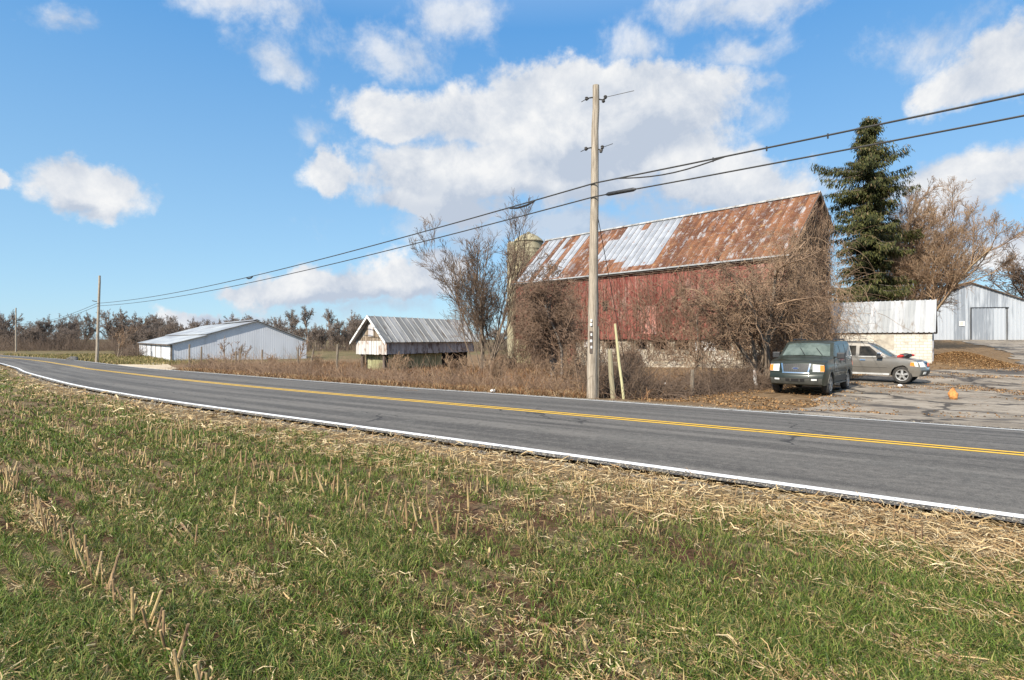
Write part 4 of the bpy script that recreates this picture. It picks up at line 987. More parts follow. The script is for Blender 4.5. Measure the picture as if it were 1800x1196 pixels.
# --- pewter SUV, seen from the side
en_out = [(.12, .34), (.04, .46), (0, .60), (.03, .70), (.07, .86), (.14, .98), (.30, 1.05), (.8, 1.12), (1.20, 1.16), (1.32, 1.20), (2.05, 1.70), (2.3, 1.78), (3.2, 1.82), (4.3, 1.80), (4.5, 1.76), (4.72, 1.35), (4.80, 1.10), (4.82, .80), (4.87, .66), (4.84, .44), (4.7, .38)] + \
    [(4.25, .38)] + arch(3.76, (.44, .39), .38) + [(1.4, .38)] + arch(.89, (.44, .39), .38) + [(.36, .33)]
def en_detail(root, body, patch, side, mp, fx, hw):
    patch('bumper', -.98, .98, .36, .62, M['cladding'], .03, nz=4, ny=14)
    g = patch('grille', -.46, .46, .72, .98, M['black'], .02, ny=6, nz=3)
    patch('grille_surround', -.52, .52, .965, 1.01, M['chrome'], .035, par=g); patch('grille_surround', -.52, .52, .69, .73, M['chrome'], .035, par=g)
    for s in (-1, 1):
        a, b = sorted((s * .455, s * .52)); patch('grille_surround', a, b, .70, 1.0, M['chrome'], .035, par=g, ny=1, nz=2)
    c = mp(fx(.85), 0, .85); mb = MB()      # three red letters: G M C, as strokes
    LT = {'G': [(1, .85, .8, 1), (.8, 1, .2, 1), (.2, 1, 0, .8), (0, .8, 0, .2), (0, .2, .2, 0), (.2, 0, .8, 0), (.8, 0, 1, .2), (1, .2, 1, .48), (1, .48, .55, .48)],
          'M': [(0, 0, 0, 1), (0, 1, .5, .35), (.5, .35, 1, 1), (1, 1, 1, 0)], 'C': [(1, .85, .8, 1), (.8, 1, .2, 1), (.2, 1, 0, .8), (0, .8, 0, .2), (0, .2, .2, 0), (.2, 0, .8, 0), (.8, 0, 1, .15)]}
    for k, ch in enumerate('GMC'):
        for (x0, z0, x1, z1) in LT[ch]:
            # seen from ahead the word runs from the car's right (+y) towards its left (-y)... local -x faces the viewer
            f = lambda u, w: (c.x - .035, -(-.21 + k * .15 + u * .11), c.z - .07 + w * .14)
            mb.tube([f(x0, z0), f(x1, z1)], .014, 6)
    mb.build('badge_letters', M['signred'], g)
    for s in (-1, 1):
        a, b = sorted((s * .56, s * .96)); h = patch('headlight', a, b, .76, .985, M['lens'], .02, ny=6, nz=3)
        hs = side('headlight_wrap', [(.10, .78), (.48, .80), (.44, .98), (.16, .99)], s, M['lens'], .012, h)
        side('turn_signal', [(.26, .80), (.48, .81), (.45, .97), (.30, .97)], s, M['amber'], .018, h)
        a, b = sorted((s * .62, s * .82)); patch('fog_light', a, b, .44, .55, M['lens'], .045, ny=3, nz=2)
        side('window', [(1.64, 1.22), (2.60, 1.22), (2.60, 1.66), (2.20, 1.66)], s, M['glass'])
        side('window', [(2.74, 1.22), (3.56, 1.22), (3.56, 1.68), (2.74, 1.68)], s, M['glass'])
        side('window', [(3.68, 1.22), (4.58, 1.22), (4.42, 1.68), (3.68, 1.68)], s, M['glass'])
        side('belt_trim', [(1.5, 1.165), (4.6, 1.165), (4.6, 1.20), (1.5, 1.20)], s, M['silverpanel'], .010)
        side('door_molding', [(1.45, .70), (3.3, .70), (3.3, .76), (1.45, .76)], s, M['paint_tan'], .022)
        side('rocker', [(1.38, .36), (3.30, .36), (3.30, .44), (1.38, .44)], s, M['silverpanel'], .03)
        for xs in (1.42, 2.66, 3.52): side('door_seam', [(xs, .44), (xs + .012, .44), (xs + .012, 1.16), (xs, 1.16)], s, M['dark'], .003)
        for xs in (2.34, 3.25): side('door_handle', [(xs, 1.0), (xs + .22, 1.0), (xs + .22, 1.06), (xs, 1.06)], s, M['chrome'], .035)
        v = mp(1.72, s, 1.2); mb = MB(); mb.box(v.x - .12, v.x + .08, min(v.y + s * .04, v.y + s * .26), max(v.y + s * .04, v.y + s * .26), 1.20, 1.38); mm = mb.build('mirror', M['chrome'], root, bevel=.03)
        mb = MB(); mb.box(v.x - .13, v.x + .09, min(v.y - .02 * s, v.y + s * .25), max(v.y - .02 * s, v.y + s * .25), 1.15, 1.21); mb.build('mirror_arm', M['black'], mm)
        mb = MB(); mb.tube([(2.5, s * .64, 1.83), (2.6, s * .64, 1.88), (4.2, s * .64, 1.87), (4.3, s * .64, 1.81)], .02, 6); mb.build('roof_rail', M['black'], root)
    wx = lambda z: 1.32 + (2.05 - 1.32) * (z - 1.20) / .50
    patch('windshield', -.88, .88, 1.205, 1.68, M['windshield'], .012, fxx=wx, ny=10, nz=4)
    for s in (-1, 1): side('tail_light', [(4.62, .85), (4.78, .85), (4.72, 1.2), (4.62, 1.2)], s, M['signred'], .012)
en_spec = dict(outline=en_out, belt=1.19, hw=.93, top=1.82, L=4.87, tumble=.15, bow=.20, paint=M['paint_tan'], front=[(.34, .12), (.46, .04), (.60, 0), (.70, .03), (.86, .07), (.98, .14), (1.05, .30)], wr=.385, xf=.89, xr=3.76, detail=en_detail)
hx2, hy2 = .74, -.673
car2 = place_car('parked_car', 18.78, 26.9, hx2, hy2, 'pewter beige SUV parked side-on in front of the cream block shed')
make_car(car2, en_spec)
# bundle of red and black cloth on the pewter hood
def hood_pt(lx_, ly_, lz_):
    m = Matrix.Translation(car2.location) @ car2.rotation_euler.to_matrix().to_4x4(); return m @ Vector((lx_, ly_, lz_))
def lump(name, c, r, m, parent=None, seed=0, sub=3, jit=.25):
    bm = bmesh.new(); bmesh.ops.create_icosphere(bm, subdivisions=sub, radius=1)
    for v in bm.verts:
        n = vnoise(v.co.x * 2 + 7 * seed, v.co.y * 2 + v.co.z * 3.1, .9, seed) - .5
        v.co = Vector((v.co.x * r[0], v.co.y * r[1], v.co.z * r[2])) * (1 + jit * 2 * float(n))
    me = bpy.data.meshes.new(name); bm.to_mesh(me); bm.free()
    for p in me.polygons: p.use_smooth = True
    o = link(name, me, m, parent); o.location = c; return o
c = hood_pt(.85, .15, 1.22)
bun = empty('jacket', tuple(c), 0, 'crumpled black and red jacket lying on the pewter hood', 'jacket')
lump('body', (0, 0, .03), (.26, .22, .10), M['black'], bun, 2); lump('sleeve', (-.30, -.05, .0), (.15, .12, .06), M['redcloth'], bun, 3); lump('collar', (.22, -.02, .05), (.16, .10, .05), M['redcloth'], bun, 5)
# orange lump of split wood
x, y = at(1675, 20.3); o = lump('wood_chunk', (x, y, gz(x, y) + .16), (.125, .11, .185), M['orangewood'], None, 6, 3, .5); tag(o, 'orange chunk of split wood lying on the driveway', 'wood chunk')
x, y = at(128, 76); rk = lump('rock', (x, y, gz(x, y) + .15), (.75, .5, .38), M['rock'], None, 8); tag(rk, 'dark rock lying in the grass at the far road edge', 'rock')

# ------------------------------------------------------------------ trees
class Grow:
    def __init__(s, seed): s.r = np.random.default_rng(seed); s.seg = []   # p0, p1, r0, r1, level
    def rnd_dir(s, d, ang):
        d = np.asarray(d); a = s.r.normal(size=3); a -= a.dot(d) * d; a /= np.linalg.norm(a) + 1e-9
        return d * math.cos(ang) + a * math.sin(ang)
    def go(s, p, d, L, r, lev, P):
        n = max(3, int(P.get('n', 5) - lev * .5)); st = L / n; kids = P['kids'][lev] if lev < len(P['kids']) else 0
        cl = P.get('clear', [.3, .15, .1]); start = cl[min(lev, len(cl) - 1)]
        pts = [(p, d, r)]
        for i in range(n):
            d = d + s.r.normal(size=3) * P['gnarl'][min(lev, len(P['gnarl']) - 1)] + np.array([0, 0, P['up'][min(lev, len(P['up']) - 1)]]) / n
            d = d / np.linalg.norm(d); p2 = p + d * st; r2 = max(P['rmin'], r * (1 - (1 - P.get('taper', .45)) / n))
            s.seg.append((p, p2, r, r2, lev)); p, r = p2, r2; pts.append((p, d, r))
        if lev + 1 <= len(P['kids']) and kids:
            for k in range(int(kids * s.r.uniform(.75, 1.3) + .5)):
                t = s.r.uniform(start, 1.0); i = t * n; i0 = min(int(i), n - 1); f = i - i0
                pp = pts[i0][0] * (1 - f) + pts[i0 + 1][0] * f; rr = pts[i0][2]
                ang = s.r.uniform(*P['ang']); dd = s.rnd_dir(pts[i0 + 1][1], ang)
                s.go(pp, dd, L * P['ratio'][min(lev, len(P['ratio']) - 1)] * s.r.uniform(.6, 1.15) * (1.15 - .5 * t), max(P['rmin'], rr * P.get('rr', .55)), lev + 1, P)
    def arrays(s, f):
        q = [x for x in s.seg if f(x[4])]
        return np.array([x[0] for x in q]), np.array([x[1] for x in q]), np.array([x[2] for x in q]), np.array([x[3] for x in q])

def bare_tree(name, loc, seed, stems, P, label, group=None, mt='bark', mtw='twig', cat='tree', split=1):
    g = Grow(seed)
    for (dx, dy, dr, L, r) in stems: d = np.array(dr, float); d /= np.linalg.norm(d); g.go(np.array([dx, dy, 0.]), d, L, r, 0, P)
    e = empty(name, loc, 0, label, cat, group)
    V, Fq = strands(*g.arrays(lambda l: l < split)); mesh_np('trunk', V, Fq, M[mt], e, smooth=True)
    V, Fq = strands(*g.arrays(lambda l: l >= split)); mesh_np('crown', V, Fq, M[mtw], e)
    return e

BP = dict(kids=[9, 7, 6, 4], gnarl=[.10, .14, .18, .2], up=[.3, .55, .4, .2], ratio=[.62, .6, .6, .6], ang=(R(22), R(55)), rmin=.009, taper=.4, clear=[.25, .15, .1, .1])
def gpos(px, d, dz=-.05): x, y = at(px, d); return (x, y, gz(x, y) + dz)
# many-stemmed bare tree between the crib and the barn
r0 = np.random.default_rng(5)
stems = [(r0.normal(0, .45), r0.normal(0, .4), (r0.normal(-.02, .26), r0.normal(0, .2), 1), r0.uniform(6.4, 9.0), r0.uniform(.035, .062)) for _ in range(15)]
bare_tree('bare_tree', gpos(862, 37.5), 11, stems, dict(BP, kids=[11, 8, 5], up=[.2, .5, .4], ratio=[.38, .5, .55], ang=(R(20), R(50)), gnarl=[.05, .11, .15], clear=[.22, .1, .1], rmin=.0085, n=7), 'tall many-stemmed bare tree between the small shed and the barn', mt='bark', mtw='twig_dark')
# bushy tree left of the pole
stems = [(r0.normal(0, .2), r0.normal(0, .2), (r0.normal(0, .28), r0.normal(0, .2), 1), r0.uniform(3.3, 4.6), r0.uniform(.07, .11)) for _ in range(6)]
bare_tree('bushy_tree', gpos(974, 31), 12, stems, dict(BP, kids=[8, 7, 6, 5], up=[.3, .25, .0, -.2], ratio=[.6, .62, .62, .6], gnarl=[.12, .18, .24, .3], ang=(R(25), R(70)), rmin=.010), 'dense brown bushy tree just left of the near utility pole', mt='bark_grey', mtw='twig_red')
# tangled tree in front of the barn
stems = [(r0.normal(0, .5), r0.normal(0, .4), (r0.normal(-.05, .42), r0.normal(0, .25), 1), r0.uniform(4.0, 5.6), r0.uniform(.10, .16)) for _ in range(7)]
bare_tree('tangled_tree', gpos(1335, 27.5), 13, stems, dict(BP, kids=[8, 7, 6, 3], clear=[.42, .15, .1], up=[.15, .25, -.1, -.2], ratio=[.6, .62, .6, .6], gnarl=[.17, .24, .28, .3], ang=(R(25), R(80)), rmin=.010), 'wide tangled bare tree with vines in front of the barn, left of the green car', mt='bark', mtw='twig')
stems = [(r0.normal(0, .4), r0.normal(0, .4), (r0.normal(-.25, .2), r0.normal(0, .25), 1), r0.uniform(3.6, 4.4), r0.uniform(.08, .13)) for _ in range(4)]
bare_tree('tangled_tree', gpos(1392, 33.5), 14, stems, dict(BP, kids=[8, 7, 6, 4], up=[.15, .2, -.1, -.3], ratio=[.62, .62, .6, .6], gnarl=[.2, .26, .3, .3], ang=(R(25), R(85)), rmin=.012), 'tangled tan tree smothered in vines at the right corner of the barn', mt='bark_tan', mtw='twig_tan')
stems = [(r0.normal(0, .5), r0.normal(0, .3), (r0.normal(0, .3), r0.normal(0, .2), 1), r0.uniform(2.6, 3.8), r0.uniform(.035, .06)) for _ in range(4)]
bare_tree('thin_shrub', gpos(1225, 30), 15, stems, dict(BP, kids=[6, 5, 4], up=[.3, .1, -.1], ratio=[.5, .55, .6], gnarl=[.12, .2, .26], ang=(R(25), R(70)), rmin=.010), 'thin brown shrub against the stone wall below the white window panel', mt='bark', mtw='twig', cat='shrub')
stems = [(r0.normal(0, .5), r0.normal(0, .3), (r0.normal(0, .3), r0.normal(0, .2), 1), r0.uniform(1.4, 2.0), r0.uniform(.03, .05)) for _ in range(4)]
bare_tree('thin_shrub', gpos(1120, 28), 16, stems, dict(BP, kids=[8, 7, 5], up=[.3, .1, -.1], ratio=[.55, .6, .6], gnarl=[.12, .2, .26], ang=(R(25), R(70)), rmin=.010), 'thin brown shrub right of the leaning yellow pole', mt='bark', mtw='twig_red', cat='shrub')
# bare trees behind the block shed
stems = [(r0.normal(0, .5), r0.normal(0, .4), (r0.normal(.15, .26), r0.normal(0, .22), 1), r0.uniform(9.0, 12.0), r0.uniform(.12, .19)) for _ in range(7)]
bare_tree('bare_tree', gpos(1590, 54), 17, stems, dict(BP, kids=[10, 8, 7, 5], up=[.3, .6, .5, .3], ratio=[.52, .56, .6, .6], gnarl=[.11, .15, .18, .2], ang=(R(20), R(55)), rmin=.011), 'broad sunlit tan bare tree behind the cream block shed', mt='bark_tan', mtw='twig_tan')
stems = [(0, 0, (.26, 0, 1), 15.5, .2), (.3, .2, (.42, .1, 1), 13.0, .16)]
bare_tree('bare_tree', gpos(1560, 57), 18, stems, dict(BP, kids=[11, 7, 5, 3], up=[.2, .5, .4, .3], ratio=[.36, .55, .6, .6], gnarl=[.09, .14, .18, .2], ang=(R(20), R(50)), rmin=.012, n=7), 'slim leaning bare tree rising just right of the spruce', mt='bark_grey', mtw='twig')
stems = [(0, 0, (-.12, 0, 1), 12.5, .28), (.1, .3, (-.45, 0, 1), 10, .2), (.1, .3, (.25, 0, 1), 11, .2)]
bare_tree('bare_tree', gpos(1850, 92, -.2), 19, stems, dict(BP, kids=[9, 7, 6, 4], up=[.2, .3, .2, .1], rmin=.03), 'dark bare tree reaching in at the right edge beyond the steel barn', mt='bark_grey', mtw='twig_dark')
# small trees round the white barn
for px, d, sd_, h, lab in ((522, 60, 21, 3.6, 'small spreading bare tree before the right end of the white barn'), (398, 62, 22, 3.4, 'young upright bare tree before the middle of the white barn'), (424, 64, 23, 2.7, 'smallest bare sapling before the middle of the white barn'), (207, 90, 24, 6.5, 'dark crooked bare tree left of the white barn')):
    st = [(0, 0, (r0.normal(0, .15), 0, 1), h * .62, .07 * h / 3.5)] + ([(.15, 0, (.2, .1, 1), h * .6, .05)] if px != 522 else [])
    bare_tree('bare_tree', gpos(px, d), sd_, st, dict(BP, kids=[7, 5, 3] if h < 5 else [9, 7, 4], ratio=[.62, .55, .5], rmin=.013, gnarl=[.08, .12, .16], up=[.2, .4, .3], ang=(R(22), R(50))), lab, mt='bark', mtw='twig')
for px, d, sd_, h, lab in ((765, 120, 25, 8.0, 'round-crowned bare tree on the skyline beyond the small shed roof'), (430, 150, 26, 11.5, 'tallest bare tree with an open crown behind the white barn ridge'), (645, 105, 27, 5.6, 'thin bare tree behind the small shed gable peak')):
    st = [(0, 0, (0, 0, 1), h * .55, .22), (.3, 0, (.3, .1, 1), h * .5, .15), (-.3, 0, (-.35, .1, 1), h * .5, .15)]
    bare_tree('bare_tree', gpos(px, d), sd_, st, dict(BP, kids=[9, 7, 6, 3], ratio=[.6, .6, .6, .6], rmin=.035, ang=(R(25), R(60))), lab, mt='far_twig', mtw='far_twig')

# far woods: four kinds of bare tree, each copied along the edge of the fields
protos = []
for k in range(5):
    g = Grow(100 + k); rr = np.random.default_rng(200 + k); h = (8.0, 9.5, 7.0, 8.5, 6.5)[k]
    P = dict(BP, kids=[14, 7, 5, 3], ratio=[.55, .52, .55, .55], rmin=.017, ang=(R(20), R(58)), gnarl=[.12, .15, .18, .2], up=[.3, .6, .5, .4], clear=[.18, .05, .05, .05])
    for (dx, lean) in ((0, 0), (.4, .3), (-.4, -.3))[:(1 if k == 1 else 3)]: g.go(np.array([dx, 0., 0.]), np.array([lean, rr.normal(0, .15), 1.]) / np.linalg.norm([lean, .1, 1]), h * .6, .17, 0, P)
    a = strands(*g.arrays(lambda l: l < 1)); b = strands(*g.arrays(lambda l: l >= 1)); protos.append((a, b))
def woods():
    rr = np.random.default_rng(77); first = {}; n = 0
    spots = []
    for i in range(58):
        px = rr.uniform(-70, 330); spots.append((px, rr.uniform(150, 210)))
    for i in range(24): spots.append((rr.uniform(230, 420), rr.uniform(130, 175)))
    for i in range(26): spots.append((rr.uniform(480, 680), rr.uniform(135, 200)))
    for i in range(8): spots.append((rr.uniform(690, 900), rr.uniform(170, 210)))
    for px, d in spots:
        k = int(rr.integers(0, 5)); x, y = at(px, d)
        if k == 1 and px < 450: k = 3
        if k not in first:
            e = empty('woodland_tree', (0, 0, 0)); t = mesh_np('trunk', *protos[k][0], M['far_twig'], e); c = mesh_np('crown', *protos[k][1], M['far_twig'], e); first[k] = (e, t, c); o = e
        else:
            e, t, c = first[k]; o = e.copy(); COL.objects.link(o)
            for ch in (t, c): q = ch.copy(); COL.objects.link(q); q.parent = o
        o.location = (x, y, gz(x, y) - .1); s = rr.uniform(.65, 1.55) * (1 + (d - 150) / 400); o.scale = (s, s, s * rr.uniform(.9, 1.08)); o.rotation_euler = (0, 0, rr.uniform(0, 6.28))
        side_ = 'at the left along the field edge' if px < 450 else 'beyond the small shed'
        tag(o, 'bare brown tree in the distant woods ' + side_, 'tree', 'trees of the distant woods')
woods()

# spruce
def spruce():
    x, y, z = gpos(1527, 51); e = empty('spruce_tree', (x, y, z), 0, 'tall dark green spruce with ragged drooping limbs behind the barn gable', 'spruce tree')
    r = np.random.default_rng(31); H = 20.2
    mb = MB(); mb.tube([(0 + .1 * math.sin(i), 0, H * i / 12) for i in range(13)], [.30 * (1 - i / 12.4) + .02 for i in range(13)], 10); mb.build('trunk', M['bark_grey'], e, True)
    segs = []; V = []; Fc = []; C = []
    hgt = 1.6
    while hgt < H - .25:
        f = hgt / H; full = min(3.8, .4 + .70 * (H - hgt)) * (.85 + .25 * math.sin(hgt * 1.3 + .6) * (f < .9)) * min(1, .55 + f * 1.1)
        for k in range(r.integers(3, 6)):
            az = r.uniform(0, 6.283); L = full * r.uniform(.32, 1.15)
            side_gap = math.sin(az * 2 + hgt * .9)
            if side_gap > .82: continue
            dx, dy = math.cos(az), math.sin(az); n = max(4, int(L / .28)); h0 = hgt + r.normal(0, .1); p = np.array([0, 0, h0]); sl = r.uniform(.1, .45) if f > .75 else r.uniform(-.15, .15); dr = r.uniform(.25, .55)
            for i in range(n):
                t = (i + 1) / n; zz = h0 + sl * L * t - dr * L * t ** 1.6 + (dr - .1) * L * t ** 3.2
                q = np.array([dx * L * t, dy * L * t, zz]); rr_ = .05 * (1 - t) * (1 - f) + .012; segs.append((p, q, rr_, rr_ * .8, 0))
                if t > .15 or f > .9:
                    for m in range(int(r.uniform(18, 40) * (1.15 - .5 * abs(t - .65)))):
                        wd = .16 + .22 * (1 - abs(t - .5))
                        c = p + (q - p) * r.random() + np.array([r.normal(0, wd * .6), r.normal(0, wd * .6), -abs(r.normal(0, .16))])
                        lat = r.choice([-1, 1]); sw = r.uniform(.1, .8); ddx = dx * (1 - sw) - dy * lat * sw; ddy = dy * (1 - sw) + dx * lat * sw
                        ln = r.uniform(.14, .40); dv = np.array([ddx * ln * .7, ddy * ln * .7, -r.uniform(.2, 1.2) * ln]); wv = np.array([-ddy, ddx, r.normal(0, .6)]); wv = wv / np.linalg.norm(wv) * ln * r.uniform(.08, .16)
                        b = len(V); V += [c - wv * .6, c + wv * .6, c + dv * .6 + wv, c + dv, c + dv * .6 - wv]; Fc.append((b, b + 1, b + 2, b + 3, b + 4))
                        tone = r.random(); col = np.array([.022, .030, .009]) * (1 - tone) + np.array([.100, .098, .025]) * tone
                        if r.random() < .08: col = np.array([.17, .12, .06])
                        C += [col] * 5
                p = q
        hgt += r.uniform(.08, .165)
    A = [np.array([s[i] for s in segs]) for i in range(4)]; SV, SF = strands(*A); mesh_np('branches', SV, SF, M['bark_grey'], e)
    mesh_np('crown', np.array(V), np.array(Fc), M['needles'], e, vcol=np.array(C))
spruce()

# ------------------------------------------------------------------ vines and brambles
def arcs(n, base, length, lean, rad, seed, k=6, curl=.8, jit=.25):
    """canes that rise, arch over and droop. base(n)->(n,3)"""
    r = np.random.default_rng(seed); P = base(n, r); az = r.uniform(0, 2 * math.pi, n); L = r.uniform(length[0], length[1], n); up = r.uniform(lean[0], lean[1], n)
    d = np.stack([np.cos(az) * np.cos(up), np.sin(az) * np.cos(up), np.sin(up)], 1); drop = r.uniform(.2, 1, n) * curl
    A = []; B = []; R0 = []; R1 = []; rad_ = r.uniform(rad[0], rad[1], n)
    for i in range(k):
        d = d + r.normal(0, jit, (n, 3)) / k * 2; d[:, 2] -= drop / k * 1.6; d /= np.linalg.norm(d, axis=1, keepdims=True)
        Q = P + d * (L / k)[:, None]; A.append(P); B.append(Q); R0.append(rad_ * (1 - i / k * .6)); R1.append(rad_ * (1 - (i + 1) / k * .6)); P = Q
    return np.concatenate(A), np.concatenate(B), np.concatenate(R0), np.concatenate(R1)

def line_base(pts, spread):
    """random ground points along a list of (x, y)"""
    P = np.array(pts, float)
    def f(n, r):
        d = np.r_[0, np.cumsum(np.hypot(*np.diff(P, axis=0).T))]; t = r.uniform(0, d[-1], n)
        x = np.interp(t, d, P[:, 0]) + r.normal(0, spread, n); y = np.interp(t, d, P[:, 1]) + r.normal(0, spread, n)
        return np.stack([x, y, G(x, y)], 1)
    return f
def stuff(name, parts, mt, label=None):
    A = [np.concatenate(c) for c in zip(*parts)]; V, Fq = strands(*A); o = mesh_np(name, V, Fq, M[mt]); o['kind'] = 'stuff'
    if label: o['label'] = label; o['category'] = 'undergrowth'
    return o
# bramble mounds right of the pole, along the foot of the barn
bl = lambda *pts: [at(px, d) for px, d in pts]
stuff('bramble_thicket', [arcs(1500, line_base(bl((1085, 20.3), (1150, 21.5)), .45), (.6, 1.5), (.5, 1.4), (.006, .013), 41, curl=1.5), arcs(1500, line_base(bl((1160, 22), (1260, 23.5)), .6), (.4, 1.0), (.4, 1.4), (.006, .013), 42, curl=1.6),
      arcs(1800, line_base(bl((1230, 24.5), (1330, 25.5)), .55), (.7, 1.6), (.4, 1.4), (.006, .013), 43, curl=1.6), arcs(900, line_base(bl((1060, 21.5), (1100, 22.5)), .5), (.9, 1.9), (.8, 1.5), (.006, .012), 44, curl=1.0)], 'twig_dark', 'dark tangled brambles mounded right of the near utility pole')
stuff('brush_thicket', [arcs(260, line_base(bl((1000, 25), (1200, 28), (1330, 29)), 1.2), (.8, 2.0), (.8, 1.5), (.007, .014), 45, curl=.9), arcs(800, line_base(bl((880, 42), (960, 38), (1020, 35)), 1.3), (1.2, 3.0), (.8, 1.5), (.008, .016), 46, curl=.9),
      arcs(700, line_base(bl((1350, 29), (1410, 33)), .8), (1.5, 3.5), (.7, 1.5), (.008, .015), 47, curl=1.1)], 'twig', 'leafless brown brush standing along the foot of the barn')
stuff('hanging_vines', [arcs(650, (lambda n, r: np.stack([r.normal(12.0, 1.8, n), r.normal(28.2, .8, n), np.clip(r.normal(2.1, 1.2, n), -.6, 4.4)], 1)), (.9, 2.8), (-.6, 1.3), (.006, .012), 48, k=7, curl=1.2, jit=.5),
      arcs(650, (lambda n, r: np.stack([r.normal(15.0, .8, n), r.normal(33.2, .7, n), np.clip(r.normal(2.6, 1.9, n), -1.5, 6.0)], 1)), (.9, 2.6), (-.9, 1.2), (.007, .013), 49, k=7, curl=1.3, jit=.5),
      arcs(900, (lambda n, r: np.stack([r.normal(21.2, .9, n), r.normal(40.6, .9, n), np.clip(r.normal(2.2, 2.6, n), -1.5, 7.0)], 1)), (.9, 2.6), (-.9, 1.2), (.008, .015), 50, k=7, curl=1.2, jit=.5)], 'twig_tan', 'pale dead vines hanging in the trees at the right end of the barn')
_ub = lambda a, b, d0, d1: (lambda n, r: (lambda x, y: np.stack([x, y, G(x, y)], 1))(*(lambda px, d: ((px - 900) / F * d, d))(r.uniform(a, b, n), r.uniform(d0, d1, n))))
stuff('woodland_undergrowth', [arcs(5200, _ub(-70, 330, 142, 185), (1.8, 5.0), (.8, 1.5), (.02, .045), 39, curl=.5), arcs(1800, _ub(480, 900, 135, 170), (1.5, 4.5), (.8, 1.5), (.02, .04), 40, curl=.5), arcs(500, _ub(205, 250, 92, 105), (1.0, 3.2), (.8, 1.5), (.012, .025), 38, curl=.6)], 'undergrowth', 'brown leafless undergrowth along the edge of the far woods')
# vines on the barn itself
def wall_vines(name, n, xr, face, seed, zr=(-1.6, 4.8), dens=None, rad=(.010, .022)):
    r = np.random.default_rng(seed); segs = [[], [], [], []]; ang = math.atan2(BY, BX); ca, sa = math.cos(ang), math.sin(ang)
    k = 9
    u = r.uniform(xr[0], xr[1], n); w = r.uniform(zr[0] - .5, zr[1] - 1.5, n) if face != 'front' else np.clip(r.normal(.6, 1.8, n), zr[0], zr[1] - 1)
    h = r.normal(0, .5, n); dep = r.uniform(.04, .35, n); rad_ = r.uniform(rad[0], rad[1], n); L = r.uniform(.25, .5, n)
    def pos(u, w, dep):
        if face == 'front': lx_, ly_ = u, WY - dep
        else: lx_, ly_ = BL - .3 + dep, u
        return np.stack([-.13 + ca * lx_ - sa * ly_, 55.4 + sa * lx_ + ca * ly_, w], 1)
    P = pos(u, w, dep)
    for i in range(k):
        h = h * .6 + r.normal(0, .7, n); u = np.clip(u + np.sin(h) * L, .36, (BL if face == 'front' else BD) - .36); lim = zr[1] if face == 'front' else EZ + np.minimum(u, 2 * RY - u) - .1
        w = np.minimum(w + np.cos(h) * L, lim); dep = np.clip(dep + r.normal(0, .06, n), .03, .5); Q = pos(u, w, dep)
        for a, b in zip(segs, (P, Q, rad_ * (1 - i / k * .7), rad_ * (1 - (i + 1) / k * .7))): a.append(b)
        P = Q
    return tuple(np.concatenate(a) for a in segs)
stuff('wall_vines', [wall_vines('v', 800, (.4, 8), 'front', 51), wall_vines('v', 680, (5, 20), 'front', 52), wall_vines('v', 450, (15, BL - .4), 'front', 53)], 'twig_red', 'brown leafless vines clinging to the red front of the barn')
stuff('gable_vines', [wall_vines('v', 1500, (.4, BD - .4), 'gable', 54, (-1.5, 8.5))], 'twig', 'dense leafless vines covering the right gable of the barn')

# ------------------------------------------------------------------ dry roadside weeds
def blades(name, n, fpos, hgt, wid, cols, seed, mt, lean=(.1, .7), wfun=None, droop=.5, parent=None):
    r = np.random.default_rng(seed); x, y = fpos(n, r); n = len(x); z = G(x, y); d = np.hypot(x, y)
    h = r.uniform(hgt[0], hgt[1], n); w = r.uniform(wid[0], wid[1], n) * np.maximum(1, d / 12.0) if wfun is None else wfun(d, r)
    az = r.uniform(0, 2 * math.pi, n); ln = r.uniform(lean[0], lean[1], n); dx = np.cos(az); dy = np.sin(az); fa = r.uniform(0, math.pi, n); wx = np.cos(fa) * w; wy = np.sin(fa) * w
    b0 = np.stack([x - wx, y - wy, z - .01], 1); b1 = np.stack([x + wx, y + wy, z - .01], 1)
    mx = x + dx * h * ln * .45; my = y + dy * h * ln * .45; mz = z + h * .62 * np.cos(ln * .6)
    m0 = np.stack([mx - wx * .8, my - wy * .8, mz], 1); m1 = np.stack([mx + wx * .8, my + wy * .8, mz], 1)
    tx = x + dx * h * (ln * .45 + ln * .75); ty = y + dy * h * (ln * .45 + ln * .75); tz = mz + h * .38 * np.cos(ln * 1.4) - h * droop * ln * .2
    tp = np.stack([tx, ty, np.maximum(tz, z + .01)], 1)
    V = np.stack([b0, b1, m0, m1, tp], 1).reshape(-1, 3); b = np.arange(n)[:, None] * 5
    cols = np.array(cols); t = r.random((n, 1)); ci = cols[r.integers(0, len(cols), n)] * (.7 + .6 * t)
    return mesh_np(name, V, [b + np.array([[0, 1, 3, 2]]), b + np.array([[2, 3, 4]])], M[mt], parent, vcol=np.repeat(ci, 5, 0))
def verge(s0, s1, q0, q1, thin=None):
    def f(n, r):
        s = r.uniform(s0, s1, n); q = q0 + (q1 - q0) * r.random(n) ** 1.2; x, y = from_sp(s, Cp(s) + q)
        keep = .6 * fbm(x, y, 1.1, 61) + .4 * fbm(x, y, 4.0, 63) > r.uniform(.30, .62, n)
        keep &= ~((x < -24) & (x > -48) & (y > 42) & (s > 44.5) & (s < 68))     # the bare gravel patch
        return x[keep], y[keep]
    return f
TAN = [(.36, .25, .13), (.30, .19, .09), (.42, .31, .18), (.24, .14, .07)]
RUST = [(.23, .115, .05), (.29, .16, .075), (.17, .085, .04), (.34, .23, .12)]
o = blades('dry_weeds', 150000, verge(9.6, 60, 4.30, 9.5), (.05, .34), (.003, .006), TAN + RUST + RUST, 62, 'weed', lean=(.3, 1.3)); o['kind'] = 'stuff'
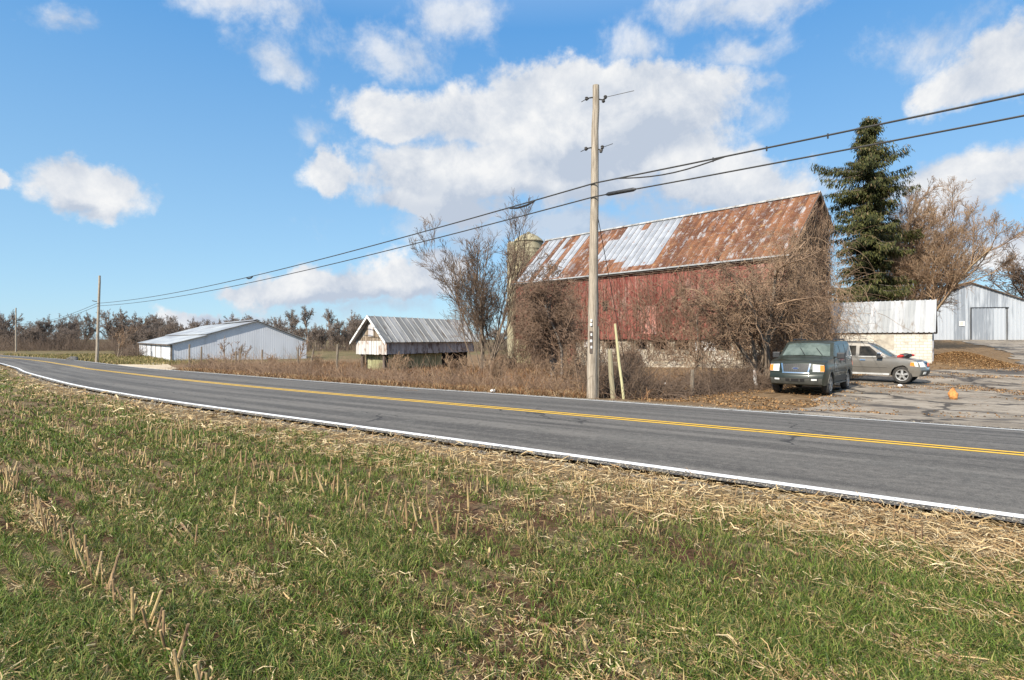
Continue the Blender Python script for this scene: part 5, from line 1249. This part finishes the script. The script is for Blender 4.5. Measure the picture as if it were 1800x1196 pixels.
o = blades('dry_weeds', 70000, verge(8, 50, 5.6, 20), (.12, .6), (.003, .006), RUST + [(.13, .075, .045), (.17, .10, .055)], 63, 'weed', lean=(.2, 1.1)); o['kind'] = 'stuff'
o = blades('dry_weeds', 26000, verge(58, 130, 4.35, 18), (.15, .5), (.003, .005), [(.20, .17, .06), (.34, .25, .12), (.14, .14, .045)], 64, 'weed'); o['kind'] = 'stuff'
stuff('roadside_scrub', [arcs(3600, line_base([from_sp(s, float(Cp(s)) + 6.6) for s in (9.5, 20, 30, 40, 48)], 1.0), (.5, 1.5), (.4, 1.5), (.005, .010), 67, curl=.9, jit=.4), arcs(1500, line_base([from_sp(s, float(Cp(s)) + 5.3) for s in (10, 20, 30, 40, 48)], .4), (.3, .9), (.4, 1.4), (.004, .008), 68, curl=1.0, jit=.4)], 'twig_red', 'low dark tangled scrub in the weeds along the far side of the road')
stuff('roadside_brush', [arcs(1500, line_base([from_sp(s, float(Cp(s)) + 6.2) for s in (10, 20, 30, 40, 47)], .9), (.5, 1.5), (.5, 1.5), (.004, .009), 65, curl=.8), arcs(600, line_base([from_sp(s, float(Cp(s)) + 8) for s in (32, 40, 48)], 1.2), (.8, 2.0), (.5, 1.5), (.008, .014), 66, curl=1.3)], 'twig_tan', 'thin dead stems standing in the roadside weeds left of the near pole')
for px, d, sd_, h, lab in ((880, 25.5, 71, 2.0, 'pale thin sapling with spreading twigs at the road edge left of the bushy tree'), (800, 29, 72, 1.7, 'low bare shrub in the weeds before the small shed'), (560, 42, 73, 1.6, 'low pale shrub in the weeds left of the small shed'), (480, 47, 74, 1.6, 'dead weed shrub in front of the white barn right end'), (690, 33.5, 75, 1.9, 'bare dark shrub under the small shed gable'), (372, 50, 76, 1.5, 'dark scrubby shrub by the fence posts at the gravel patch'), (1000, 23.5, 77, 2.0, 'thin upright sapling just left of the near utility pole')):
    st = [(r0.normal(0, .15), r0.normal(0, .15), (r0.normal(0, .5), r0.normal(0, .4), 1), h * r0.uniform(.5, .75), .018) for _ in range(7)]
    bare_tree('bare_shrub', gpos(px, d), sd_, st, dict(BP, kids=[7, 5, 3], ratio=[.55, .55, .5], rmin=.007, gnarl=[.12, .18, .22], ang=(R(20), R(60))), lab, mt='bark_tan', mtw='twig_tan', cat='shrub')
# fence posts
def post(px, d, h, r_, lean, label, m='postwood', name='fence_post', grp='old fence posts beside the road'):
    x, y, z = gpos(px, d, -.15); mb = MB(); mb.tube([(lean * i / 4 + .01 * math.sin(i * 2.1), 0, h * i / 4) for i in range(5)], [r_, r_ * .98, r_ * .95, r_ * .95, r_ * .8], 8)
    o = mb.build(name, M[m], None, True); o.location = (x, y, z); tag(o, label, 'post', grp)
post(1078, 19.6, 1.75, .085, -.12, 'mossy grey fence post just right of the near utility pole', 'mossy')
post(1097, 19.4, 2.6, .045, -.30, 'slim leaning yellow pole behind the mossy post', 'yellowboard', 'leaning_pole', None)
post(1217, 22.0, 1.1, .07, 0, 'dark weathered fence post among the brambles')
post(1330, 24.6, .95, .07, -.1, 'pale bare stump of a post left of the green car', 'whiteboard')
for px, d, h, ln, lab in ((333, 50, 1.9, 0, 'leftmost fence post at the edge of the gravel patch'), (354, 49.5, 1.7, 0, 'second fence post right of the gravel patch'), (415, 53, 1.3, 0, 'short post standing farther back before the white barn'), (417, 47.5, 1.7, .35, 'fence post leaning right before the white barn'), (461, 50, 1.4, 0, 'upright fence post before the middle of the white barn'),
                      (524, 51, 1.5, 0, 'fence post beneath the small spreading tree'), (545, 42.5, 1.4, .25, 'leaning fence post beyond the white barn right end'), (592, 38, 1.7, .06, 'fence post in the weeds left of the small shed')):
    post(px, d, h + .35, .08, ln, lab)
# scraps of litter
for k, (px, d, lab) in enumerate(((1170, 26.5, 'white scrap of litter below the stone wall'), (867, 20.9, 'white scrap of litter at the far road edge left of the pole'), (1582, 25.6, 'white ball lying by the front wheel of the pewter car'))):
    x, y = at(px, d); o = lump('litter', (x, y, gz(x, y) + .08), (.10, .08, .06), M['signwhite'], None, 80 + k, 2); tag(o, lab, 'litter')

# ------------------------------------------------------------------ the field in front
def wedge(d0, d1, pw=1.0, smin=-20):
    """points on the near side of the road, denser close to the camera"""
    def f(n, r):
        u = r.random(n); d = (d0 ** (-pw) + u * (d1 ** (-pw) - d0 ** (-pw))) ** (-1 / pw); k = r.uniform(-1.2, 1.2, n); x = k * d; y = d
        return x, y
    return f
def field_pos(f, q0, q1, patch=None, tuft=0):
    def g(n, r):
        if tuft:      # blades spring from shared tufts
            cx, cy = f(n // tuft, r); cx = np.repeat(cx, tuft); cy = np.repeat(cy, tuft); sp = .012 + .0035 * np.hypot(cx, cy)
            x = cx + r.normal(0, 1, len(cx)) * sp; y = cy + r.normal(0, 1, len(cx)) * sp
        else: x, y = f(n, r)
        s, p = to_sp(x, y); q = p - Cp(s) + 1.0 * (fbm(x, y, 2.0, 3) - .5) * 2
        keep = (q > q0) & (q < q1) & (p - Cp(s) < -4.05)
        if patch: keep &= patch(x, y, r)
        return x[keep], y[keep]
    return g
def rows(x, y):      # the drilled rows, running the way the maize rows do
    return .68 * x + .73 * y
grass_patch = lambda x, y, r: (.55 * fbm(x, y, .75, 91) + .45 * fbm(x, y, 2.6, 92) + .13 * np.sin(rows(x, y) * 2 * math.pi / .19)) > r.uniform(.385, .60, len(x))
GREEN = [(.095, .155, .020), (.135, .200, .028), (.048, .082, .012), (.055, .088, .015), (.185, .225, .042), (.25, .24, .070), (.36, .27, .11)]
o = blades('field_grass', 390000, field_pos(wedge(2.4, 9.5, .55), -40, -5.0, grass_patch, 9), (.045, .150), (.0014, .0030), GREEN, 93, 'blade', lean=(.3, 1.3), wfun=lambda d, r: r.uniform(.0020, .0040, len(d)) * np.maximum(1, d / 6)); o['kind'] = 'stuff'
o = blades('field_grass', 390000, field_pos(wedge(9.0, 70, .6), -60, -5.0, grass_patch, 7), (.05, .13), (.002, .004), GREEN, 94, 'blade', lean=(.3, 1.2), wfun=lambda d, r: r.uniform(.0018, .0034, len(d)) * (d / 5)); o['kind'] = 'stuff'
def litter(name, n, f, lens, seed, wbase=.0026, tilt=.22, zl=(.005, .05), align=None):
    r = np.random.default_rng(seed); x, y = f(n, r); n = len(x); d = np.hypot(x, y); z = G(x, y) + r.uniform(zl[0], zl[1], n); L = r.uniform(lens[0], lens[1], n) * r.uniform(.4, 1, n)
    az = r.uniform(0, 2 * math.pi, n)
    if align: az = np.where(r.random(n) < align, math.atan2(.68, -.73) + r.normal(0, .35, n), az)
    ti = r.normal(0, tilt, n); dv = np.stack([np.cos(az) * np.cos(ti), np.sin(az) * np.cos(ti), np.sin(ti)], 1) * L[:, None]; w = r.uniform(.6, 1.5, n) * wbase * np.maximum(1, d / 6); sd2 = np.stack([-np.sin(az), np.cos(az), r.normal(0, .5, n)], 1) * w[:, None]
    P = np.stack([x, y, z], 1); mid_ = P + dv * .5 + np.stack([np.zeros(n), np.zeros(n), L * r.normal(0, .06, n)], 1) + sd2 * r.normal(0, 3, n)[:, None]
    V = np.stack([P - sd2, P + sd2, mid_ + sd2, mid_ - sd2, P + dv + sd2 * .6, P + dv - sd2 * .6], 1).reshape(-1, 3); b = np.arange(n)[:, None] * 6
    cols = np.array([(.50, .36, .18), (.40, .27, .125), (.58, .46, .27), (.27, .165, .075)]); ci = cols[r.integers(0, 4, n)] * (.75 + .5 * r.random((n, 1)))
    o = mesh_np(name, V, [b + np.array([[0, 1, 2, 3]]), b + np.array([[3, 2, 4, 5]])], M['straw'], vcol=np.repeat(ci, 6, 0)); o['kind'] = 'stuff'; return o
litter('straw_litter', 132000, field_pos(wedge(4.5, 60, .7), -6.05, -3.4), (.08, .34), 95, .0030, .20, (.005, .07))
litter('straw_litter', 72000, field_pos(wedge(2.4, 60, .6), -40, -5.2, lambda x, y, r: fbm(x, y, .9, 97) > r.uniform(.36, .74, len(x))), (.03, .14), 96, .0024, .18, (.01, .05), .3)
def by_row(n, r):      # husks and broken leaves left along the old maize rows
    x, y = wedge(3.0, 60, .45)(n, r); q = rows(x, y); k = np.round((q - 1.18) / .76); q2 = 1.18 + .76 * k + r.normal(0, .085, n); d = q2 - q
    return x + .68 * d, y + .73 * d
litter('straw_litter', 90000, field_pos(by_row, -60, -5.2, lambda x, y, r: fbm(x, y, 1.6, 98) > r.uniform(.36, .72, len(x))), (.03, .17), 99, .0025, .25, (.01, .07), .5)
# leaf litter over the verge by the cars and on the bank
def leaves(name, n, f, seed):
    r = np.random.default_rng(seed); x, y = f(n, r); n = len(x); z = G(x, y) + .045; s = r.uniform(.015, .042, n); az = r.uniform(0, 6.28, n)
    a = np.stack([np.cos(az) * s, np.sin(az) * s, r.normal(0, .4, n) * s], 1); b_ = np.stack([-np.sin(az) * s * .7, np.cos(az) * s * .7, r.normal(0, .4, n) * s], 1); P = np.stack([x, y, z], 1)
    V = np.stack([P - a, P - b_, P + a, P + b_], 1).reshape(-1, 3); cols = np.array([(.30, .16, .06), (.22, .12, .05), (.38, .24, .11), (.16, .09, .04)]); ci = cols[r.integers(0, 4, n)] * (.7 + .6 * r.random((n, 1)))
    b = np.arange(n)[:, None] * 4; o = mesh_np(name, V, [b + np.array([[0, 1, 2, 3]])], M['weed'], vcol=np.repeat(ci, 4, 0)); o['kind'] = 'stuff'; return o
def near_cars(n, r):
    x = r.uniform(4, 26, n); y = r.uniform(15.5, 36, n); s, p = to_sp(x, y); q = p - Cp(s); keep = (q > 4.3) & (fbm(x, y, 1.6, 33) > r.uniform(.42, .62, n) + .10 * (x > 12)); return x[keep], y[keep]
leaves('leaf_litter', 70000, near_cars, 101)
leaves('leaf_litter', 30000, lambda n, r: (r.normal(29.4, 1.0, n), r.normal(39.0, 2.5, n)), 102)

# loose stones along both edges of the asphalt
def edge_stones(n, q0, q1, seed, s0=-8, s1=60):
    r = np.random.default_rng(seed); s = s0 + (s1 - s0) * r.random(n) ** 1.5; q = q0 + (q1 - q0) * r.random(n); x, y = from_sp(s, Cp(s) + q); ed = np.abs(q) < 4.12
    z = np.where(ed, -El(s) + .004, G(x, y) + .004); k = r.uniform(.006, .02, n) * np.where(r.random(n) < .08, 1.7, 1)
    V = []
    for a in range(4): t = a * math.pi / 2 + r.uniform(-.4, .4, n); V.append(np.stack([x + k * np.cos(t), y + k * np.sin(t), z], 1))
    V.append(np.stack([x + k * r.normal(0, .3, n), y + k * r.normal(0, .3, n), z + k * r.uniform(.6, 1.2, n)], 1)); V = np.stack(V, 1).reshape(-1, 3)
    b = np.arange(n)[:, None] * 5; c = np.array([(.20, .18, .15), (.26, .23, .18), (.13, .115, .10), (.32, .28, .22)])[r.integers(0, 4, n)]
    o = mesh_np('gravel', V, [b + np.array([[i, (i + 1) % 4, 4]]) for i in range(4)], M['weed'], vcol=np.repeat(c, 5, 0)); o['kind'] = 'stuff'
edge_stones(16000, -4.35, -3.97, 131); edge_stones(14000, 3.98, 4.5, 132)

# standing maize stubs, each its own object, from a few shapes
def stub_mesh(seed, lying=False):
    r = np.random.default_rng(seed); mb = MB(); h = r.uniform(.21, .31); rad = r.uniform(.0075, .0105); ln = r.normal(0, .035, 2); n = 5
    prof = [rad * (1.25 if i in (2,) else 1.0) for i in range(n + 1)]
    mb.tube([(ln[0] * i / n, ln[1] * i / n, h * i / n - .02) for i in range(n + 1)], prof, 7, caps=True)
    for k in range(2):      # torn husk strips
        az = r.uniform(0, 6.28); z0 = h * r.uniform(.3, .6); L = r.uniform(.05, .11); c, s = math.cos(az), math.sin(az); w = .006
        p0 = Vector((c * rad, s * rad, z0)); p1 = p0 + Vector((c * .02, s * .02, L * .7)); p2 = p1 + Vector((c * .035, s * .035, -.01)); t = Vector((-s, c, 0)) * w
        mb.add([p0 - t, p0 + t, p1 + t, p1 - t, p2 + t * .5, p2 - t * .5], [(0, 1, 2, 3), (3, 2, 4, 5)])
    return mb
stub_mats = [mat('maize_stub_pale', (.42, .29, .12), (.54, .41, .21), 30, .7, .2, (1, 1, .3), c3=(.16, .09, .045), s3=8, lo3=.44, hi3=.56), mat('maize_stub_dark', (.20, .12, .06), (.42, .28, .13), 25, .75, .2, (1, 1, .35), c3=(.08, .045, .025), s3=8, lo3=.48, hi3=.62)]
stub_protos = []
def stubs():
    r = np.random.default_rng(111); spots = []
    def row(q, s0, s1, step, keep):
        a = s0
        while a < s1:
            a += step * r.uniform(.5, 1.6)
            if r.random() < keep(a): spots.append((.68 * (q + r.normal(0, .03)) - .73 * a, .73 * (q + r.normal(0, .03)) + .68 * a))
    row(1.18, 2.9, 14, .135, lambda a: .95 if a < 8.5 else .5)
    row(3.72, 3.8, 26, .17, lambda a: .75 if a < 9 else .65)
    for q, kp in ((1.94, .10), (2.70, .16), (4.45, .18), (5.2, .12)): row(q, 2.5, 18, .2, lambda a: kp)
    row(3.1, -1.2, 1.0, .25, lambda a: .25)
    for q in (1.94, 2.7, 4.4): row(q, 8, 26, .22, lambda a: .3)
    spots2 = spots[:290]; n = 0
    for (x, y) in spots2:
        k = int(r.integers(0, 8))
        if len(stub_protos) <= 7 and n < 8:
            o = stub_mesh(300 + n).build('corn_stub', stub_mats[n % 2], None, True); stub_protos.append(o)
        else:
            o = stub_protos[k].copy(); COL.objects.link(o)
        n += 1
        o.location = (x, y, float(G(x, y))); tl = .30 if r.random() < .14 else .06; o.rotation_euler = (r.normal(0, tl), r.normal(0, tl), r.uniform(0, 6.28)); s = r.uniform(.75, 1.15); o.scale = (s, s, s)
        tag(o, 'dry cut corn stub standing upright in the green field', 'corn stub', 'standing corn stubs in the field')
stubs()
def stubble_rows(n, seed):      # the countless short stubs farther down the rows
    r = np.random.default_rng(seed); x, y = by_row(n, r); k = fbm(x, y, 2.4, 112) > r.uniform(.36, .62, n); x = x[k]; y = y[k]; s, p = to_sp(x, y); k = (p - Cp(s) < -4.8) & (y > 5.5); x = x[k]; y = y[k]; m = len(x)
    d = np.hypot(x, y); P0 = np.stack([x, y, G(x, y) - .01], 1); h = r.uniform(.06, .2, m); P1 = P0 + np.stack([r.normal(0, .2, m) * h, r.normal(0, .2, m) * h, h], 1); rad = r.uniform(.005, .009, m) * np.maximum(1, d / 9)
    V, Fq = strands(P0, P1, rad, rad * .9); mesh_np('corn_stubble', V, Fq, stub_mats[0])['kind'] = 'stuff'
stubble_rows(7000, 113)
def lying():
    r = np.random.default_rng(121)
    L = [(470, 890, .85, .5), (330, 930, .9, .45), (310, 945, 1.0, .35), (490, 905, .9, .35), (1545, 1105, 1.5, .22), (1608, 1115, 1.45, .26), (1700, 1150, 1.45, .3), (1580, 1020, 1.3, .25), (1530, 1030, 1.1, .14), (1725, 1070, -.45, .3), (1030, 1122, -.3, .2),
         (565, 905, 1.6, .3), (205, 1040, 1.3, .35), (1205, 1070, -.2, .12), (770, 995, 1.1, .18), (1780, 1060, 1.2, .3), (950, 1080, 1.0, .16), (700, 1010, .4, .2), (1400, 960, .8, .2), (1300, 900, .6, .25), (1160, 880, .9, .2), (860, 965, -.4, .15)]
    for i, (px, py, az, ln) in enumerate(L):
        d = 1.80 * F / (py - HY); x, y = at(px, d); z = float(G(x, y)) + .035; mb = MB(); rad = r.uniform(.008, .013); ti = r.uniform(.02, .22)
        a = math.atan2(.68, -.73) + (az - 1.0) * .6; v = Vector((math.cos(a) * math.cos(ti), math.sin(a) * math.cos(ti), math.sin(ti))) * ln
        mb.tube([v * (t - .5) + Vector((0, 0, .006 * math.sin(t * 9))) for t in np.linspace(0, 1, 6)], [rad, rad, rad * 1.25, rad, rad, rad * .9], 7)
        o = mb.build('fallen_corn_stalk', stub_mats[0], None, True); o.location = (x, y, z); tag(o, 'pale broken corn stalk lying flat in the grass', 'corn stalk', 'fallen corn stalks in the field')
lying()
